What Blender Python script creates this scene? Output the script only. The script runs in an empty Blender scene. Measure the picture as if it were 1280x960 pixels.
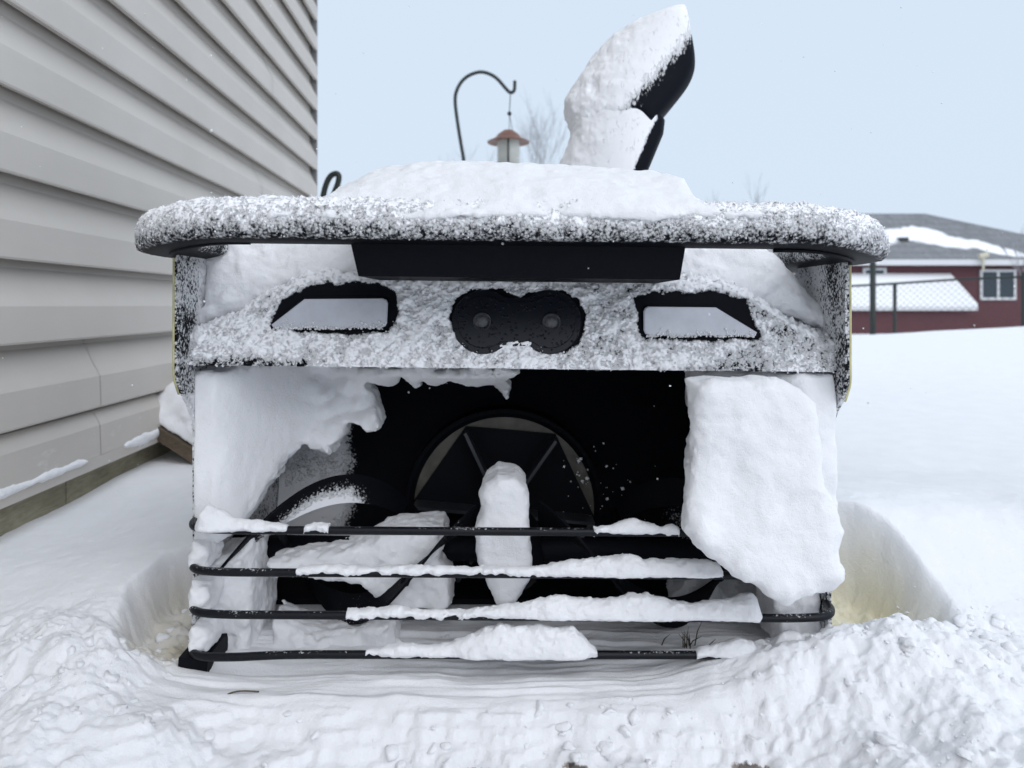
import bpy, math, random
import numpy as np
from mathutils import Vector

random.seed(7)
rng = np.random.default_rng(7)
sc = bpy.context.scene
COL = sc.collection

# ------------------------------------------------------------------ camera, sky, sun, exposure
FP = 26.0 / 36.0 * 1280.0        # focal length in pixels of the 1280 px photo
CZ, HY, HX = 0.37, 382.0, 640.0  # camera height, horizon row, optical axis column
cam_d = bpy.data.cameras.new('camera')
cam = bpy.data.objects.new('camera', cam_d)
COL.objects.link(cam)
cam.location = (0, 0, CZ)
cam.rotation_euler = (math.radians(90), 0, 0)
cam_d.lens, cam_d.sensor_width = 26, 36
cam_d.shift_y = -(480.0 - HY) / 1280.0
cam_d.clip_start, cam_d.clip_end = 0.01, 600
cam_d.dof.use_dof = True
cam_d.dof.focus_distance = 0.74
cam_d.dof.aperture_fstop = 7.5
sc.camera = cam

SUN_EL, SUN_AZ = math.radians(41), math.radians(-28)
w = bpy.data.worlds.new('World')
sc.world = w
w.use_nodes = True
nt = w.node_tree
bg = nt.nodes['Background']
sky = nt.nodes.new('ShaderNodeTexSky')
sky.sky_type = 'NISHITA'
sky.sun_disc = False
sky.sun_elevation = SUN_EL
sky.sun_rotation = math.pi - SUN_AZ
sky.dust_density = 5
mixn = nt.nodes.new('ShaderNodeMix')
mixn.data_type = 'RGBA'
mixn.inputs['Factor'].default_value = 0.96        # closed cloud cover over the clear sky
nt.links.new(sky.outputs[0], mixn.inputs[6])
mixn.inputs[7].default_value = (5.15, 6.03, 7.05, 1)
nt.links.new(mixn.outputs[2], bg.inputs['Color'])
bg.inputs['Strength'].default_value = 0.1

sd = bpy.data.lights.new('sun', 'SUN')
sd.energy = 1.1
sd.angle = math.radians(60)
sd.color = (1.0, 0.98, 0.995)
sun = bpy.data.objects.new('sun', sd)
COL.objects.link(sun)
sd_dir = Vector((-math.sin(SUN_AZ) * math.cos(SUN_EL), -math.cos(SUN_AZ) * math.cos(SUN_EL), math.sin(SUN_EL)))
sun.rotation_euler = sd_dir.to_track_quat('Z', 'Y').to_euler()

sc.view_settings.view_transform = 'Standard'
sc.view_settings.look = 'None'
sc.view_settings.exposure = 0.44
sc.view_settings.gamma = 1.0
sc.render.engine = 'CYCLES'
sc.cycles.max_bounces = 10
sc.cycles.diffuse_bounces = 7
sc.cycles.use_denoising = True


# ------------------------------------------------------------------ numeric helpers
def X(px, d): return (px - HX) * d / FP
def Z(py, d): return CZ - (py - HY) * d / FP
def P(px, py, d): return (X(px, d), d, Z(py, d))
def ss(a, b, x):
    t = np.clip((x - a) / (b - a), 0, 1)
    return t * t * (3 - 2 * t)
def smin(a, b, k):
    h = np.clip(0.5 + 0.5 * (b - a) / k, 0, 1)
    return b * (1 - h) + a * h - k * h * (1 - h)
def smax(a, b, k): return -smin(-a, -b, k)

def _hash(i, j, k, seed):
    n = (i * 374761393 + j * 668265263 + k * 2147483647 + seed * 1274126177) & 0xFFFFFFFF
    n = ((n ^ (n >> 13)) * 1274126177) & 0xFFFFFFFF
    n = (n ^ (n >> 16)) & 0xFFFFFFFF
    return (n.astype(np.float64) / 4294967295.0).astype(np.float32)

def vnoise(x, y, z, seed=0):
    x, y, z = np.broadcast_arrays(x, y, z)
    xi, yi, zi = np.floor(x).astype(np.int64), np.floor(y).astype(np.int64), np.floor(z).astype(np.int64)
    fx, fy, fz = (x - xi).astype(np.float32), (y - yi).astype(np.float32), (z - zi).astype(np.float32)
    fx, fy, fz = fx * fx * (3 - 2 * fx), fy * fy * (3 - 2 * fy), fz * fz * (3 - 2 * fz)
    r = 0
    for a in (0, 1):
        for b in (0, 1):
            for c in (0, 1):
                r = r + _hash(xi + a, yi + b, zi + c, seed) * (fx if a else 1 - fx) * (fy if b else 1 - fy) * (fz if c else 1 - fz)
    return r * 2 - 1

def fbm(x, y, z, f, octv=4, seed=0, gain=0.5):
    r, a, s = 0, 1.0, 0
    # a fixed skew hides the lattice
    xr, yr, zr = x * 0.8 + y * 0.6, y * 0.8 - x * 0.6 + z * 0.3, z * 0.95 - y * 0.2
    for o in range(octv):
        r = r + a * vnoise(xr * f + 17.3 * o, yr * f + 5.1 * o, zr * f + 9.7 * o, seed + o)
        s += a
        a *= gain
        f *= 2.03
    return r / s

def worley(x, y, z, f, seed=0):
    """distance to the nearest feature point, in cell units"""
    x, y, z = np.broadcast_arrays(x * f, y * f, z * f)
    xi, yi, zi = np.floor(x).astype(np.int64), np.floor(y).astype(np.int64), np.floor(z).astype(np.int64)
    best = np.full(x.shape, 9.0, np.float32)
    for a in (-1, 0, 1):
        for b in (-1, 0, 1):
            for c in (-1, 0, 1):
                i, j, k = xi + a, yi + b, zi + c
                dx = i + _hash(i, j, k, seed) - x
                dy = j + _hash(i, j, k, seed + 1) - y
                dz = k + _hash(i, j, k, seed + 2) - z
                best = np.minimum(best, (dx * dx + dy * dy + dz * dz).astype(np.float32))
    return np.sqrt(best)

def poly_sdf(px, pz, pts):
    pts = np.asarray(pts, float)
    n = len(pts)
    d = np.full(np.broadcast(px, pz).shape, 1e9)
    s = np.ones_like(d)
    for i in range(n):
        a, b = pts[i], pts[i - 1]
        ex, ez = b - a
        wx, wz = px - a[0], pz - a[1]
        t = np.clip((wx * ex + wz * ez) / (ex * ex + ez * ez + 1e-12), 0, 1)
        bx, bz = wx - ex * t, wz - ez * t
        d = np.minimum(d, bx * bx + bz * bz)
        c1, c2, c3 = pz >= a[1], pz < b[1], ex * wz > ez * wx
        s = np.where((c1 & c2 & c3) | (~c1 & ~c2 & ~c3), -s, s)
    return s * np.sqrt(d)

def surface_nets(f, lo, hi, h):
    """mesh of f(x,y,z) < 0 inside the box lo..hi on a grid of step h"""
    ax = [np.arange(lo[i] - 2 * h, hi[i] + 3 * h, h) for i in range(3)]
    gx, gy, gz = np.meshgrid(*ax, indexing='ij', sparse=True)
    v = np.asarray(f(gx, gy, gz), np.float32)
    v = np.broadcast_to(v, tuple(len(a) for a in ax)).copy()
    for i in range(3):                                   # always close the surface at the box
        sl = [slice(None)] * 3
        for e in (0, -1):
            sl[i] = e
            v[tuple(sl)] = np.maximum(v[tuple(sl)], h)
    neg = v < 0
    n = tuple(s - 1 for s in v.shape)
    cnt = np.zeros(n, np.int8)
    C = {}
    for a in (0, 1):
        for b in (0, 1):
            for c in (0, 1):
                C[a, b, c] = (slice(a, a + n[0]), slice(b, b + n[1]), slice(c, c + n[2]))
                cnt += neg[C[a, b, c]]
    act = (cnt > 0) & (cnt < 8)
    ids = np.full(n, -1, np.int64)
    I = np.argwhere(act)
    ids[act] = np.arange(len(I))
    cv = {k: v[s][act] for k, s in C.items()}
    acc = np.zeros((len(I), 3)); m = np.zeros(len(I))
    ks = list(cv)
    for p in ks:
        for axi in range(3):
            if p[axi] == 0:
                q = list(p); q[axi] = 1; q = tuple(q)
                a, b = cv[p], cv[q]
                cr = (a < 0) != (b < 0)
                t = np.where(cr, a / np.where(cr, a - b, 1), 0)
                pos = np.zeros((len(I), 3)); pos[:] = p
                pos[:, axi] += t
                acc += pos * cr[:, None]; m += cr
    vert = acc / m[:, None] + I
    vert = vert * h + np.array([a[0] for a in ax])
    F = []
    for axi in range(3):
        o1, o2 = [(1, 2), (2, 0), (0, 1)][axi]
        s0 = [slice(1, -1)] * 3; s1 = [slice(1, -1)] * 3
        s0[axi] = slice(0, -1); s1[axi] = slice(1, None)
        e = neg[tuple(s0)] != neg[tuple(s1)]
        E = np.argwhere(e)
        up = neg[tuple(s0)][e]
        off = np.array([1, 1, 1]); off[axi] = 0
        E = E + off
        def cid(d1, d2):
            J = E.copy(); J[:, o1] -= d1; J[:, o2] -= d2
            return ids[J[:, 0], J[:, 1], J[:, 2]]
        q = np.stack([cid(1, 1), cid(0, 1), cid(0, 0), cid(1, 0)], 1)
        q[~up] = q[~up][:, ::-1]
        F.append(q)
    return vert, np.concatenate(F)


# ------------------------------------------------------------------ object helpers
def world_loc(o):
    l = Vector((0, 0, 0))
    while o:
        l += o.location
        o = o.parent
    return l

CUBE_V = np.array([(x, y, z) for x in (-1, 1) for y in (-1, 1) for z in (-1, 1)], float)
CUBE_F = np.array([(0, 1, 3, 2), (4, 6, 7, 5), (0, 4, 5, 1), (2, 3, 7, 6), (0, 2, 6, 4), (1, 5, 7, 3)])
def add_grains(v, f, centers, r0, r1, cov=None, cval=1.0, power=2.2):
    """tiny crumbs of snow stuck on a surface, part of the same mesh"""
    n = len(centers)
    r = (r0 + (r1 - r0) * rng.random(n) ** power)[:, None, None]
    q = CUBE_V[None] * (0.55 + 0.6 * rng.random((n, 8, 3)))
    a = rng.random((n, 3)) * 6.28
    ca, sa = np.cos(a), np.sin(a)
    for i, (j, k) in enumerate(((0, 1), (1, 2), (2, 0))):
        u_, w_ = q[:, :, j].copy(), q[:, :, k].copy()
        q[:, :, j] = u_ * ca[:, i:i + 1] - w_ * sa[:, i:i + 1]
        q[:, :, k] = u_ * sa[:, i:i + 1] + w_ * ca[:, i:i + 1]
    gv_ = (np.asarray(centers)[:, None, :] + q * r * 0.75).reshape(-1, 3)
    gf_ = (CUBE_F[None] + (np.arange(n) * 8)[:, None, None]).reshape(-1, 4) + len(v)
    v2, f2 = np.vstack([v, gv_]), np.vstack([np.asarray(f), gf_])
    if cov is None: return v2, f2
    return v2, f2, np.append(np.asarray(cov).ravel(), np.full(n * 8, cval))

def make(name, v, f, mat, parent=None, cov=None, smooth=True, attrs=None):
    """one mesh object from world-space vertices"""
    me = bpy.data.meshes.new(name)
    v = np.asarray(v, float)
    if parent:
        v = v - np.array(world_loc(parent))
        off = (0, 0, 0)
    else:                                               # origin at the base of the thing
        off = ((v[:, 0].min() + v[:, 0].max()) / 2, (v[:, 1].min() + v[:, 1].max()) / 2, v[:, 2].min())
        v = v - np.array(off)
    if isinstance(f, np.ndarray):
        k = f.shape[1]
        me.vertices.add(len(v)); me.vertices.foreach_set('co', v.ravel())
        me.loops.add(f.size); me.loops.foreach_set('vertex_index', f.ravel().astype(np.int32))
        me.polygons.add(len(f)); me.polygons.foreach_set('loop_start', np.arange(0, f.size, k, dtype=np.int32))
        me.update(calc_edges=True); me.validate()
    else:
        me.from_pydata([tuple(p) for p in v], [], [tuple(q) for q in f])
        me.validate()
    me.materials.append(mat)
    if smooth:
        me.polygons.foreach_set('use_smooth', np.ones(len(me.polygons), bool))
    A = dict(attrs or {})
    if cov is not None:
        A['cov'] = cov
    for k, val in A.items():
        at = me.attributes.new(k, 'FLOAT', 'POINT')
        at.data.foreach_set('value', np.asarray(val, np.float32))
    o = bpy.data.objects.new(name, me)
    COL.objects.link(o)
    o.location = off
    if parent:
        o.parent = parent
    return o

def empty(name, loc, label, cat, group=None):
    o = bpy.data.objects.new(name, None)
    o.empty_display_size = 0.1
    COL.objects.link(o)
    o.location = loc
    return tag(o, label, cat, group)

def tag(o, label=None, cat=None, group=None, kind=None):
    if label: o['label'] = label
    if cat: o['category'] = cat
    if group: o['group'] = group
    if kind: o['kind'] = kind
    return o

class MB:
    """collects simple solids into one mesh"""
    def __init__(s): s.v, s.f = [], []
    def add(s, v, f):
        b = len(s.v)
        s.v += [tuple(p) for p in v]
        s.f += [tuple(i + b for i in q) for q in f]
        return s
    def box(s, lo, hi):
        x0, y0, z0 = lo; x1, y1, z1 = hi
        return s.add([(x0, y0, z0), (x1, y0, z0), (x1, y1, z0), (x0, y1, z0), (x0, y0, z1), (x1, y0, z1), (x1, y1, z1), (x0, y1, z1)],
                     [(3, 2, 1, 0), (4, 5, 6, 7), (0, 1, 5, 4), (1, 2, 6, 5), (2, 3, 7, 6), (3, 0, 4, 7)])
    def prism(s, pts, y0, y1, axis='y', bev=0.0):
        """polygon in xz swept along y (or in yz along x, xy along z), with an optional chamfer on the near end"""
        n = len(pts)
        pts = [tuple(p) for p in pts]
        def m(p, t):
            return (p[0], t, p[1]) if axis == 'y' else ((t, p[0], p[1]) if axis == 'x' else (p[0], p[1], t))
        rings = []
        if bev:
            cx, cz = sum(p[0] for p in pts) / n, sum(p[1] for p in pts) / n
            sh = []
            for p in pts:
                l = math.hypot(p[0] - cx, p[1] - cz) or 1
                sh.append((p[0] - (p[0] - cx) / l * bev, p[1] - (p[1] - cz) / l * bev))
            rings.append([m(p, y0) for p in sh])
            rings.append([m(p, y0 + bev * (1 if y1 > y0 else -1)) for p in pts])
        else:
            rings.append([m(p, y0) for p in pts])
        rings.append([m(p, y1) for p in pts])
        v = [p for r in rings for p in r]
        f = [tuple(range(n)), tuple(reversed(range(len(v) - n, len(v))))]
        for r in range(len(rings) - 1):
            for i in range(n):
                j = (i + 1) % n
                f.append((r * n + j, r * n + i, (r + 1) * n + i, (r + 1) * n + j))
        return s.add(v, f)
    def tube(s, path, r, seg=10, cap=True):
        path = [Vector(p) for p in path]
        n = len(path)
        rr = r if hasattr(r, '__len__') else [r] * n
        v, f = [], []
        ref = None
        for i, p in enumerate(path):
            t = (path[min(i + 1, n - 1)] - path[max(i - 1, 0)]).normalized()
            if ref is None:
                ref = t.orthogonal().normalized()
            ref = (ref - t * ref.dot(t))
            ref = ref.normalized() if ref.length > 1e-6 else t.orthogonal().normalized()
            b = t.cross(ref)
            for k in range(seg):
                a = 2 * math.pi * k / seg
                v.append(p + (ref * math.cos(a) + b * math.sin(a)) * rr[i])
        for i in range(n - 1):
            for k in range(seg):
                l = (k + 1) % seg
                f.append((i * seg + k, i * seg + l, (i + 1) * seg + l, (i + 1) * seg + k))
        if cap:
            f.append(tuple(reversed(range(seg))))
            f.append(tuple(range((n - 1) * seg, n * seg)))
        return s.add(v, f)
    def lathe(s, prof, c, seg=40, axis='z'):
        n = len(prof)
        v, f = [], []
        for k in range(seg):
            a = 2 * math.pi * k / seg
            for r, t in prof:
                u, w_ = r * math.cos(a), r * math.sin(a)
                v.append((c[0] + u, c[1] + w_, c[2] + t) if axis == 'z' else (c[0] + u, c[1] + t, c[2] + w_))
        for k in range(seg):
            l = (k + 1) % seg
            for i in range(n - 1):
                f.append((k * n + i, l * n + i, l * n + i + 1, k * n + i + 1))
        return s.add(v, f)
    def build(s, name, mat, parent=None, smooth=False, cov=None):
        return make(name, s.v, s.f, mat, parent, smooth=smooth, cov=None if cov is None else np.full(len(s.v), cov))

def auto_smooth(o, ang=35):
    me = o.data
    me.polygons.foreach_set('use_smooth', np.ones(len(me.polygons), bool))
    me.set_sharp_from_angle(angle=math.radians(ang))
    return o

def spline(pts, n=8):
    pts = [np.array(p, float) for p in pts]
    out = []
    for i in range(len(pts) - 1):
        p0, p1, p2, p3 = pts[max(i - 1, 0)], pts[i], pts[i + 1], pts[min(i + 2, len(pts) - 1)]
        for k in range(n):
            t = k / n
            out.append(0.5 * (2 * p1 + (p2 - p0) * t + (2 * p0 - 5 * p1 + 4 * p2 - p3) * t * t + (3 * p1 - p0 - 3 * p2 + p3) * t ** 3))
    out.append(pts[-1])
    return out


# ------------------------------------------------------------------ materials
def mat_new(name):
    m = bpy.data.materials.new(name)
    m.use_nodes = True
    nt = m.node_tree
    b = nt.nodes['Principled BSDF']
    return m, nt, b, nt.nodes, nt.links

def N(nodes, t, **kw):
    n = nodes.new('ShaderNode' + t)
    for k, v in kw.items():
        setattr(n, k, v)
    return n

def noise_node(nodes, links, co, scale, detail=4, rough=0.55):
    n = N(nodes, 'TexNoise')
    n.inputs['Scale'].default_value = scale
    n.inputs['Detail'].default_value = detail
    n.inputs['Roughness'].default_value = rough
    links.new(co, n.inputs['Vector'])
    return n

def math_node(nodes, links, op, a, b=None, c=None, clamp=False):
    n = N(nodes, 'Math', operation=op)
    n.use_clamp = clamp
    for i, x in enumerate((a, b, c)):
        if x is None: continue
        if isinstance(x, (int, float)): n.inputs[i].default_value = x
        else: links.new(x, n.inputs[i])
    return n.outputs[0]

def maprange(nodes, links, v, a, b, c=0.0, d=1.0, smooth=False):
    n = N(nodes, 'MapRange')
    if smooth: n.interpolation_type = 'SMOOTHSTEP'
    for i, x in enumerate((v, a, b, c, d)):
        if isinstance(x, (int, float)): n.inputs[i].default_value = x
        else: links.new(x, n.inputs[i])
    return n.outputs[0]

def mixc(nodes, links, fac, a, b):
    n = N(nodes, 'Mix', data_type='RGBA')
    for s, x in ((n.inputs['Factor'], fac), (n.inputs[6], a), (n.inputs[7], b)):
        if isinstance(x, (int, float)): s.default_value = x
        elif isinstance(x, tuple): s.default_value = (*x, 1)
        else: links.new(x, s)
    return n.outputs[2]

def bump(nodes, links, h, strength, dist, prev=None):
    n = N(nodes, 'Bump')
    n.inputs['Strength'].default_value = strength
    n.inputs['Distance'].default_value = dist
    links.new(h, n.inputs['Height'])
    if prev: links.new(prev, n.inputs['Normal'])
    return n.outputs[0]

SNOW = (0.912, 0.912, 0.93)
def snow_mat(name, col=SNOW, fine=1.0, sss=0.6, stain=False, gravel=False):
    m, nt, b, nodes, links = mat_new(name)
    co = N(nodes, 'NewGeometry').outputs['Position']
    n1 = noise_node(nodes, links, co, 330, 5, 0.75)
    n2 = noise_node(nodes, links, co, 95, 4, 0.6)
    n3 = noise_node(nodes, links, co, 1100, 2, 0.6)
    nb = bump(nodes, links, n2.outputs['Fac'], 0.22 * fine, 0.006)
    nb = bump(nodes, links, n1.outputs['Fac'], 0.60 * fine, 0.0024, nb)
    nb = bump(nodes, links, n3.outputs['Fac'], 0.60 * fine, 0.0010, nb)
    links.new(nb, b.inputs['Normal'])
    n4 = noise_node(nodes, links, co, 22, 4, 0.6)
    c = mixc(nodes, links, maprange(nodes, links, n4.outputs['Fac'], 0.35, 0.7), tuple(x * 0.955 for x in col), col)
    if stain:
        at = N(nodes, 'Attribute', attribute_name='stain')
        sx = N(nodes, 'SeparateXYZ'); links.new(co, sx.inputs[0])
        stc = mixc(nodes, links, maprange(nodes, links, sx.outputs[0], -0.1, 0.1), (0.58, 0.53, 0.41), (0.70, 0.63, 0.38))
        c = mixc(nodes, links, at.outputs['Fac'], c, stc)
    rough = 0.75
    if gravel:
        at = N(nodes, 'Attribute', attribute_name='gravel')
        v = N(nodes, 'TexVoronoi'); v.inputs['Scale'].default_value = 190; links.new(co, v.inputs['Vector'])
        g = N(nodes, 'ValToRGB')
        g.color_ramp.elements[0].color = (0.10, 0.09, 0.085, 1); g.color_ramp.elements[1].color = (0.42, 0.37, 0.33, 1)
        links.new(v.outputs['Color'], g.inputs['Fac'])
        gm = maprange(nodes, links, math_node(nodes, links, 'ADD', at.outputs['Fac'], math_node(nodes, links, 'MULTIPLY', math_node(nodes, links, 'SUBTRACT', n2.outputs['Fac'], 0.5), 0.9)), 0.45, 0.6)
        c = mixc(nodes, links, gm, c, g.outputs['Color'])
    links.new(c, b.inputs['Base Color'])
    b.inputs['Roughness'].default_value = rough
    b.inputs['Specular IOR Level'].default_value = 0.2
    b.inputs['Subsurface Weight'].default_value = sss
    b.inputs['Subsurface Radius'].default_value = (1.0, 1.0, 1.0)
    b.inputs['Subsurface Scale'].default_value = 0.0018
    return m

def frost_mat(name, base=(0.0028, 0.0033, 0.006), rough=0.55, scale=1.0, streak=None, spec=0.09, snowcol=SNOW, off=-1.40, soft=(-0.16, 0.30)):
    """dark plastic under wet snow; the vertex attribute cov says how much of it has stuck"""
    m, nt, b, nodes, links = mat_new(name)
    co = N(nodes, 'NewGeometry').outputs['Position']
    if streak:
        mp = N(nodes, 'Mapping')
        mp.inputs['Rotation'].default_value = streak[0]
        mp.inputs['Scale'].default_value = streak[1]
        links.new(co, mp.inputs['Vector'])
        co = mp.outputs[0]
    at = N(nodes, 'Attribute', attribute_name='cov')
    n1 = noise_node(nodes, links, co, 400 * scale, 4, 0.7)
    n2 = noise_node(nodes, links, co, 110 * scale, 3, 0.6)
    vo = N(nodes, 'TexVoronoi'); vo.inputs['Scale'].default_value = 300 * scale; links.new(co, vo.inputs['Vector'])
    s = math_node(nodes, links, 'MULTIPLY', n1.outputs['Fac'], 0.62)
    s = math_node(nodes, links, 'MULTIPLY_ADD', n2.outputs['Fac'], 0.3, s)
    s = math_node(nodes, links, 'MULTIPLY_ADD', math_node(nodes, links, 'SUBTRACT', 0.6, vo.outputs['Distance']), 0.22, s)
    u = maprange(nodes, links, s, 0.32, 0.66)                       # spread towards 0..1
    t = math_node(nodes, links, 'ADD', u, math_node(nodes, links, 'MULTIPLY_ADD', at.outputs['Fac'], 1.65, off))
    mask = maprange(nodes, links, t, soft[0], soft[1], 0, 1, True)
    hgt = maprange(nodes, links, t, -0.05, 0.6)
    nb = bump(nodes, links, hgt, 0.8, 0.003)
    n3 = noise_node(nodes, links, co, 900, 2, 0.6)
    nb = bump(nodes, links, n3.outputs['Fac'], 0.35, 0.0008, nb)
    links.new(nb, b.inputs['Normal'])
    c = mixc(nodes, links, mask, base, snowcol)
    links.new(c, b.inputs['Base Color'])
    links.new(maprange(nodes, links, mask, 0, 1, rough, 0.8), b.inputs['Roughness'])
    b.inputs['Specular IOR Level'].default_value = spec
    return m

def plain_mat(name, col, rough=0.5, metal=0.0, spec=0.5, var=0.12, scale=20.0, bmp=0.0, bscale=200.0):
    m, nt, b, nodes, links = mat_new(name)
    co = N(nodes, 'NewGeometry').outputs['Position']
    n = noise_node(nodes, links, co, scale, 5, 0.6)
    c = mixc(nodes, links, maprange(nodes, links, n.outputs['Fac'], 0.3, 0.7), tuple(x * (1 - var) for x in col), tuple(min(1, x * (1 + var)) for x in col))
    links.new(c, b.inputs['Base Color'])
    b.inputs['Roughness'].default_value = rough
    b.inputs['Metallic'].default_value = metal
    b.inputs['Specular IOR Level'].default_value = spec
    if bmp:
        n2 = noise_node(nodes, links, co, bscale, 3, 0.6)
        links.new(bump(nodes, links, n2.outputs['Fac'], bmp, 0.002), b.inputs['Normal'])
    return m

M_SNOW = snow_mat('snow')
M_CRUMB = snow_mat('snow_crumb', fine=0.15, sss=0.9)
M_GROUND = snow_mat('ground_snow', fine=0.9, stain=True, gravel=True)
M_PLASTIC = plain_mat('black_plastic', (0.003, 0.0035, 0.006), 0.55, spec=0.1, bmp=0.15, bscale=900)
M_INNER = plain_mat('inner_black_steel', (0.004, 0.0045, 0.007), 0.65, spec=0.12)
M_FROST = frost_mat('frosted_plastic')
M_FROST_SOFT = frost_mat('frosted_bumper_plastic', soft=(-0.30, 0.46), scale=1.15)
M_FROST_IN = frost_mat('frosted_steel', base=(0.004, 0.0045, 0.007), rough=0.65, spec=0.1)
M_STREAK = frost_mat('streaked_plastic', base=(0.004, 0.005, 0.009), scale=0.9, off=-1.22, streak=((0, math.radians(-20), 0), (1.0, 1.0, 0.45)))


# ------------------------------------------------------------------ the setting: snow ground
def axis_coords(parts):
    out = []
    for a, b, n, p in parts:
        t = np.linspace(0, 1, n, endpoint=False)
        out.append(a + (b - a) * np.sign(p) * (t ** abs(p) if p > 0 else -(1 - (1 - t) ** abs(p))) if p > 0 else a + (b - a) * (1 - (1 - t) ** abs(p)))
    return np.concatenate(out)

def ground_base(x, y):
    """smooth lie of the snow"""
    left = 0.052 + 0.016 * ss(-0.62, -0.45, x) + 0.012 * ss(0.9, 1.5, y) - 0.05 * ss(0.92, 0.66, y) - 0.02 * ss(0.7, 0.5, y)
    right = 0.098 + 0.030 * ss(1.0, 4.5, y) + 0.052 * np.clip(x - 1.7, 0, 2.6) * ss(1.5, 4.5, y) - 0.085 * ss(0.96, 0.74, y)
    z = left + (right - left) * ss(-0.2, 0.2, x)
    # cleared strip the machine has driven
    lane = ss(-0.40, -0.335, x) * ss(0.40, 0.335, x)
    laney = ss(1.45, 1.2, y)
    z = z * (1 - lane * laney) + (-0.004) * lane * laney
    # crest of the garden, then the land falls away towards the fence and the neighbour
    z = z - 0.75 * ss(5.0, 11.0, y) - 0.35 * ss(11, 30, y)
    return z

gxs = np.concatenate([-60 + 58.8 * (1 - (1 - np.linspace(0, 1, 50, endpoint=False)) ** 3.5), np.linspace(-1.2, -0.62, 60, endpoint=False),
                      np.linspace(-0.62, 0.80, 560, endpoint=False), np.linspace(0.80, 1.4, 60, endpoint=False), 1.4 + 90 * np.linspace(0, 1, 70) ** 3.5])
gys = np.concatenate([np.linspace(-3, 0.50, 20, endpoint=False), np.linspace(0.50, 1.02, 250, endpoint=False), np.linspace(1.02, 1.6, 90, endpoint=False),
                      1.6 + 160 * np.linspace(0, 1, 110) ** 3.2])
GX, GY = np.meshgrid(gxs, gys, indexing='ij')
Z0 = ground_base(GX, GY)
near = (GX > -1.2) & (GX < 1.4) & (GY > 0.35) & (GY < 1.7)
nf = lambda f, o=4, s=0, g=0.5: fbm(GX, GY, 0 * GX, f, o, s, g)
inlane = ss(-0.36, -0.31, GX) * ss(0.30, 0.22, GX)
# broken front edge of the packed lane and the gravel before it
edge = 0.705 + 0.008 * nf(14, 3, 3) + 0.004 * nf(60, 2, 9)
drop = ss(0.0, 0.065, edge - GY)
Z0 = Z0 - (0.036 + 0.014 * nf(22, 4, 15)) * drop * ss(-0.36, -0.26, GX) * ss(0.34, 0.22, GX)
# pockets melted beside the side plates
def pocket(cx, cy, rx, ry, k=2.0):
    return (((np.abs(GX - cx) / rx) ** k + (np.abs(GY - cy) / ry) ** k) ** (1 / k))
def pocket_t(cx, cy, rx, ry, k=2.2):
    yy = GY + 0.55 * (GX - 0.335)
    return (((np.abs(GX - cx) / rx) ** k + (np.abs(yy - cy - 0.035) / ry) ** k) ** (1 / k))
pl = pocket(-0.368, 0.83, 0.054 + 0.012 * nf(18, 2, 5), 0.085 + 0.01 * nf(14, 2, 6))
pr = pocket_t(0.384, 0.868, 0.080 + 0.014 * nf(16, 2, 7), 0.095 + 0.01 * nf(15, 2, 8))
pl = pl + 0.05 * nf(22, 3, 63); pr = pr + 0.05 * nf(14, 3, 64)
floor = -0.006 + 0.020 * nf(28, 4, 11, 0.6)
mL, mR = ss(1.30, 0.72, pl), ss(1.24, 0.70, pr)
# drift piled at the machine's right side and the cast-off snow in front of it
right_bank = 0.022 * ss(0.30, 0.45, GX) * ss(1.25, 0.95, GY) * ss(0.7, 1.0, GY) * (1 + 0.4 * nf(7, 3, 13))
Z0 = Z0 + right_bank
Z0 = Z0 * (1 - mL) + np.minimum(Z0, floor) * mL
Z0 = Z0 * (1 - mR) + np.minimum(Z0, floor) * mR
heapR = 0.046 * np.exp(-(((GX - 0.33) / 0.13) ** 2 + ((GY - 0.735) / 0.055) ** 2)) + 0.008 * np.exp(-(((GX - 0.52) / 0.12) ** 2 + ((GY - 0.72) / 0.07) ** 2))
heapL = 0.020 * np.exp(-(((GX + 0.43) / 0.09) ** 2 + ((GY - 0.715) / 0.05) ** 2)) + 0.026 * np.exp(-(((GX + 0.31) / 0.06) ** 2 + ((GY - 0.64) / 0.035) ** 2))
Z0 = Z0 + heapR + heapL
rub = np.clip(ss(0.84, 0.76, GY) * np.clip(ss(-0.325, -0.37, GX) + ss(0.17, 0.26, GX), 0, 1) + 0.55 * drop * inlane, 0, 1)
rub = rub * ss(1.4, 0.9, np.abs(GX)) * (1 - 0.45 * ss(0.40, 0.55, GX))
# lumps: many broken clods pressed together
lump = np.zeros_like(Z0)
sub = near & (rub > 0.02)
xs, ys = GX[sub], GY[sub]
wl = worley(xs + 0.004 * fbm(xs, ys, 0 * xs, 60, 2, 31), ys, 0 * xs + 0.3, 26, 3)
w2 = worley(xs, ys + 0.003 * fbm(xs, ys, 0 * xs, 90, 2, 33), 0 * xs + 0.7, 62, 8)
dome = lambda q_: np.sqrt(np.maximum(0, 1 - (q_ / 0.95) ** 2))
lump[sub] = (0.020 * dome(wl) + 0.005 * dome(w2) - 0.016) * rub[sub] + (0.009 * fbm(xs, ys, 0 * xs, 38, 5, 21, 0.62) + 0.004 * fbm(xs, ys, 0 * xs, 190, 3, 24, 0.6)) * rub[sub]
Z0 = Z0 + lump
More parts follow.
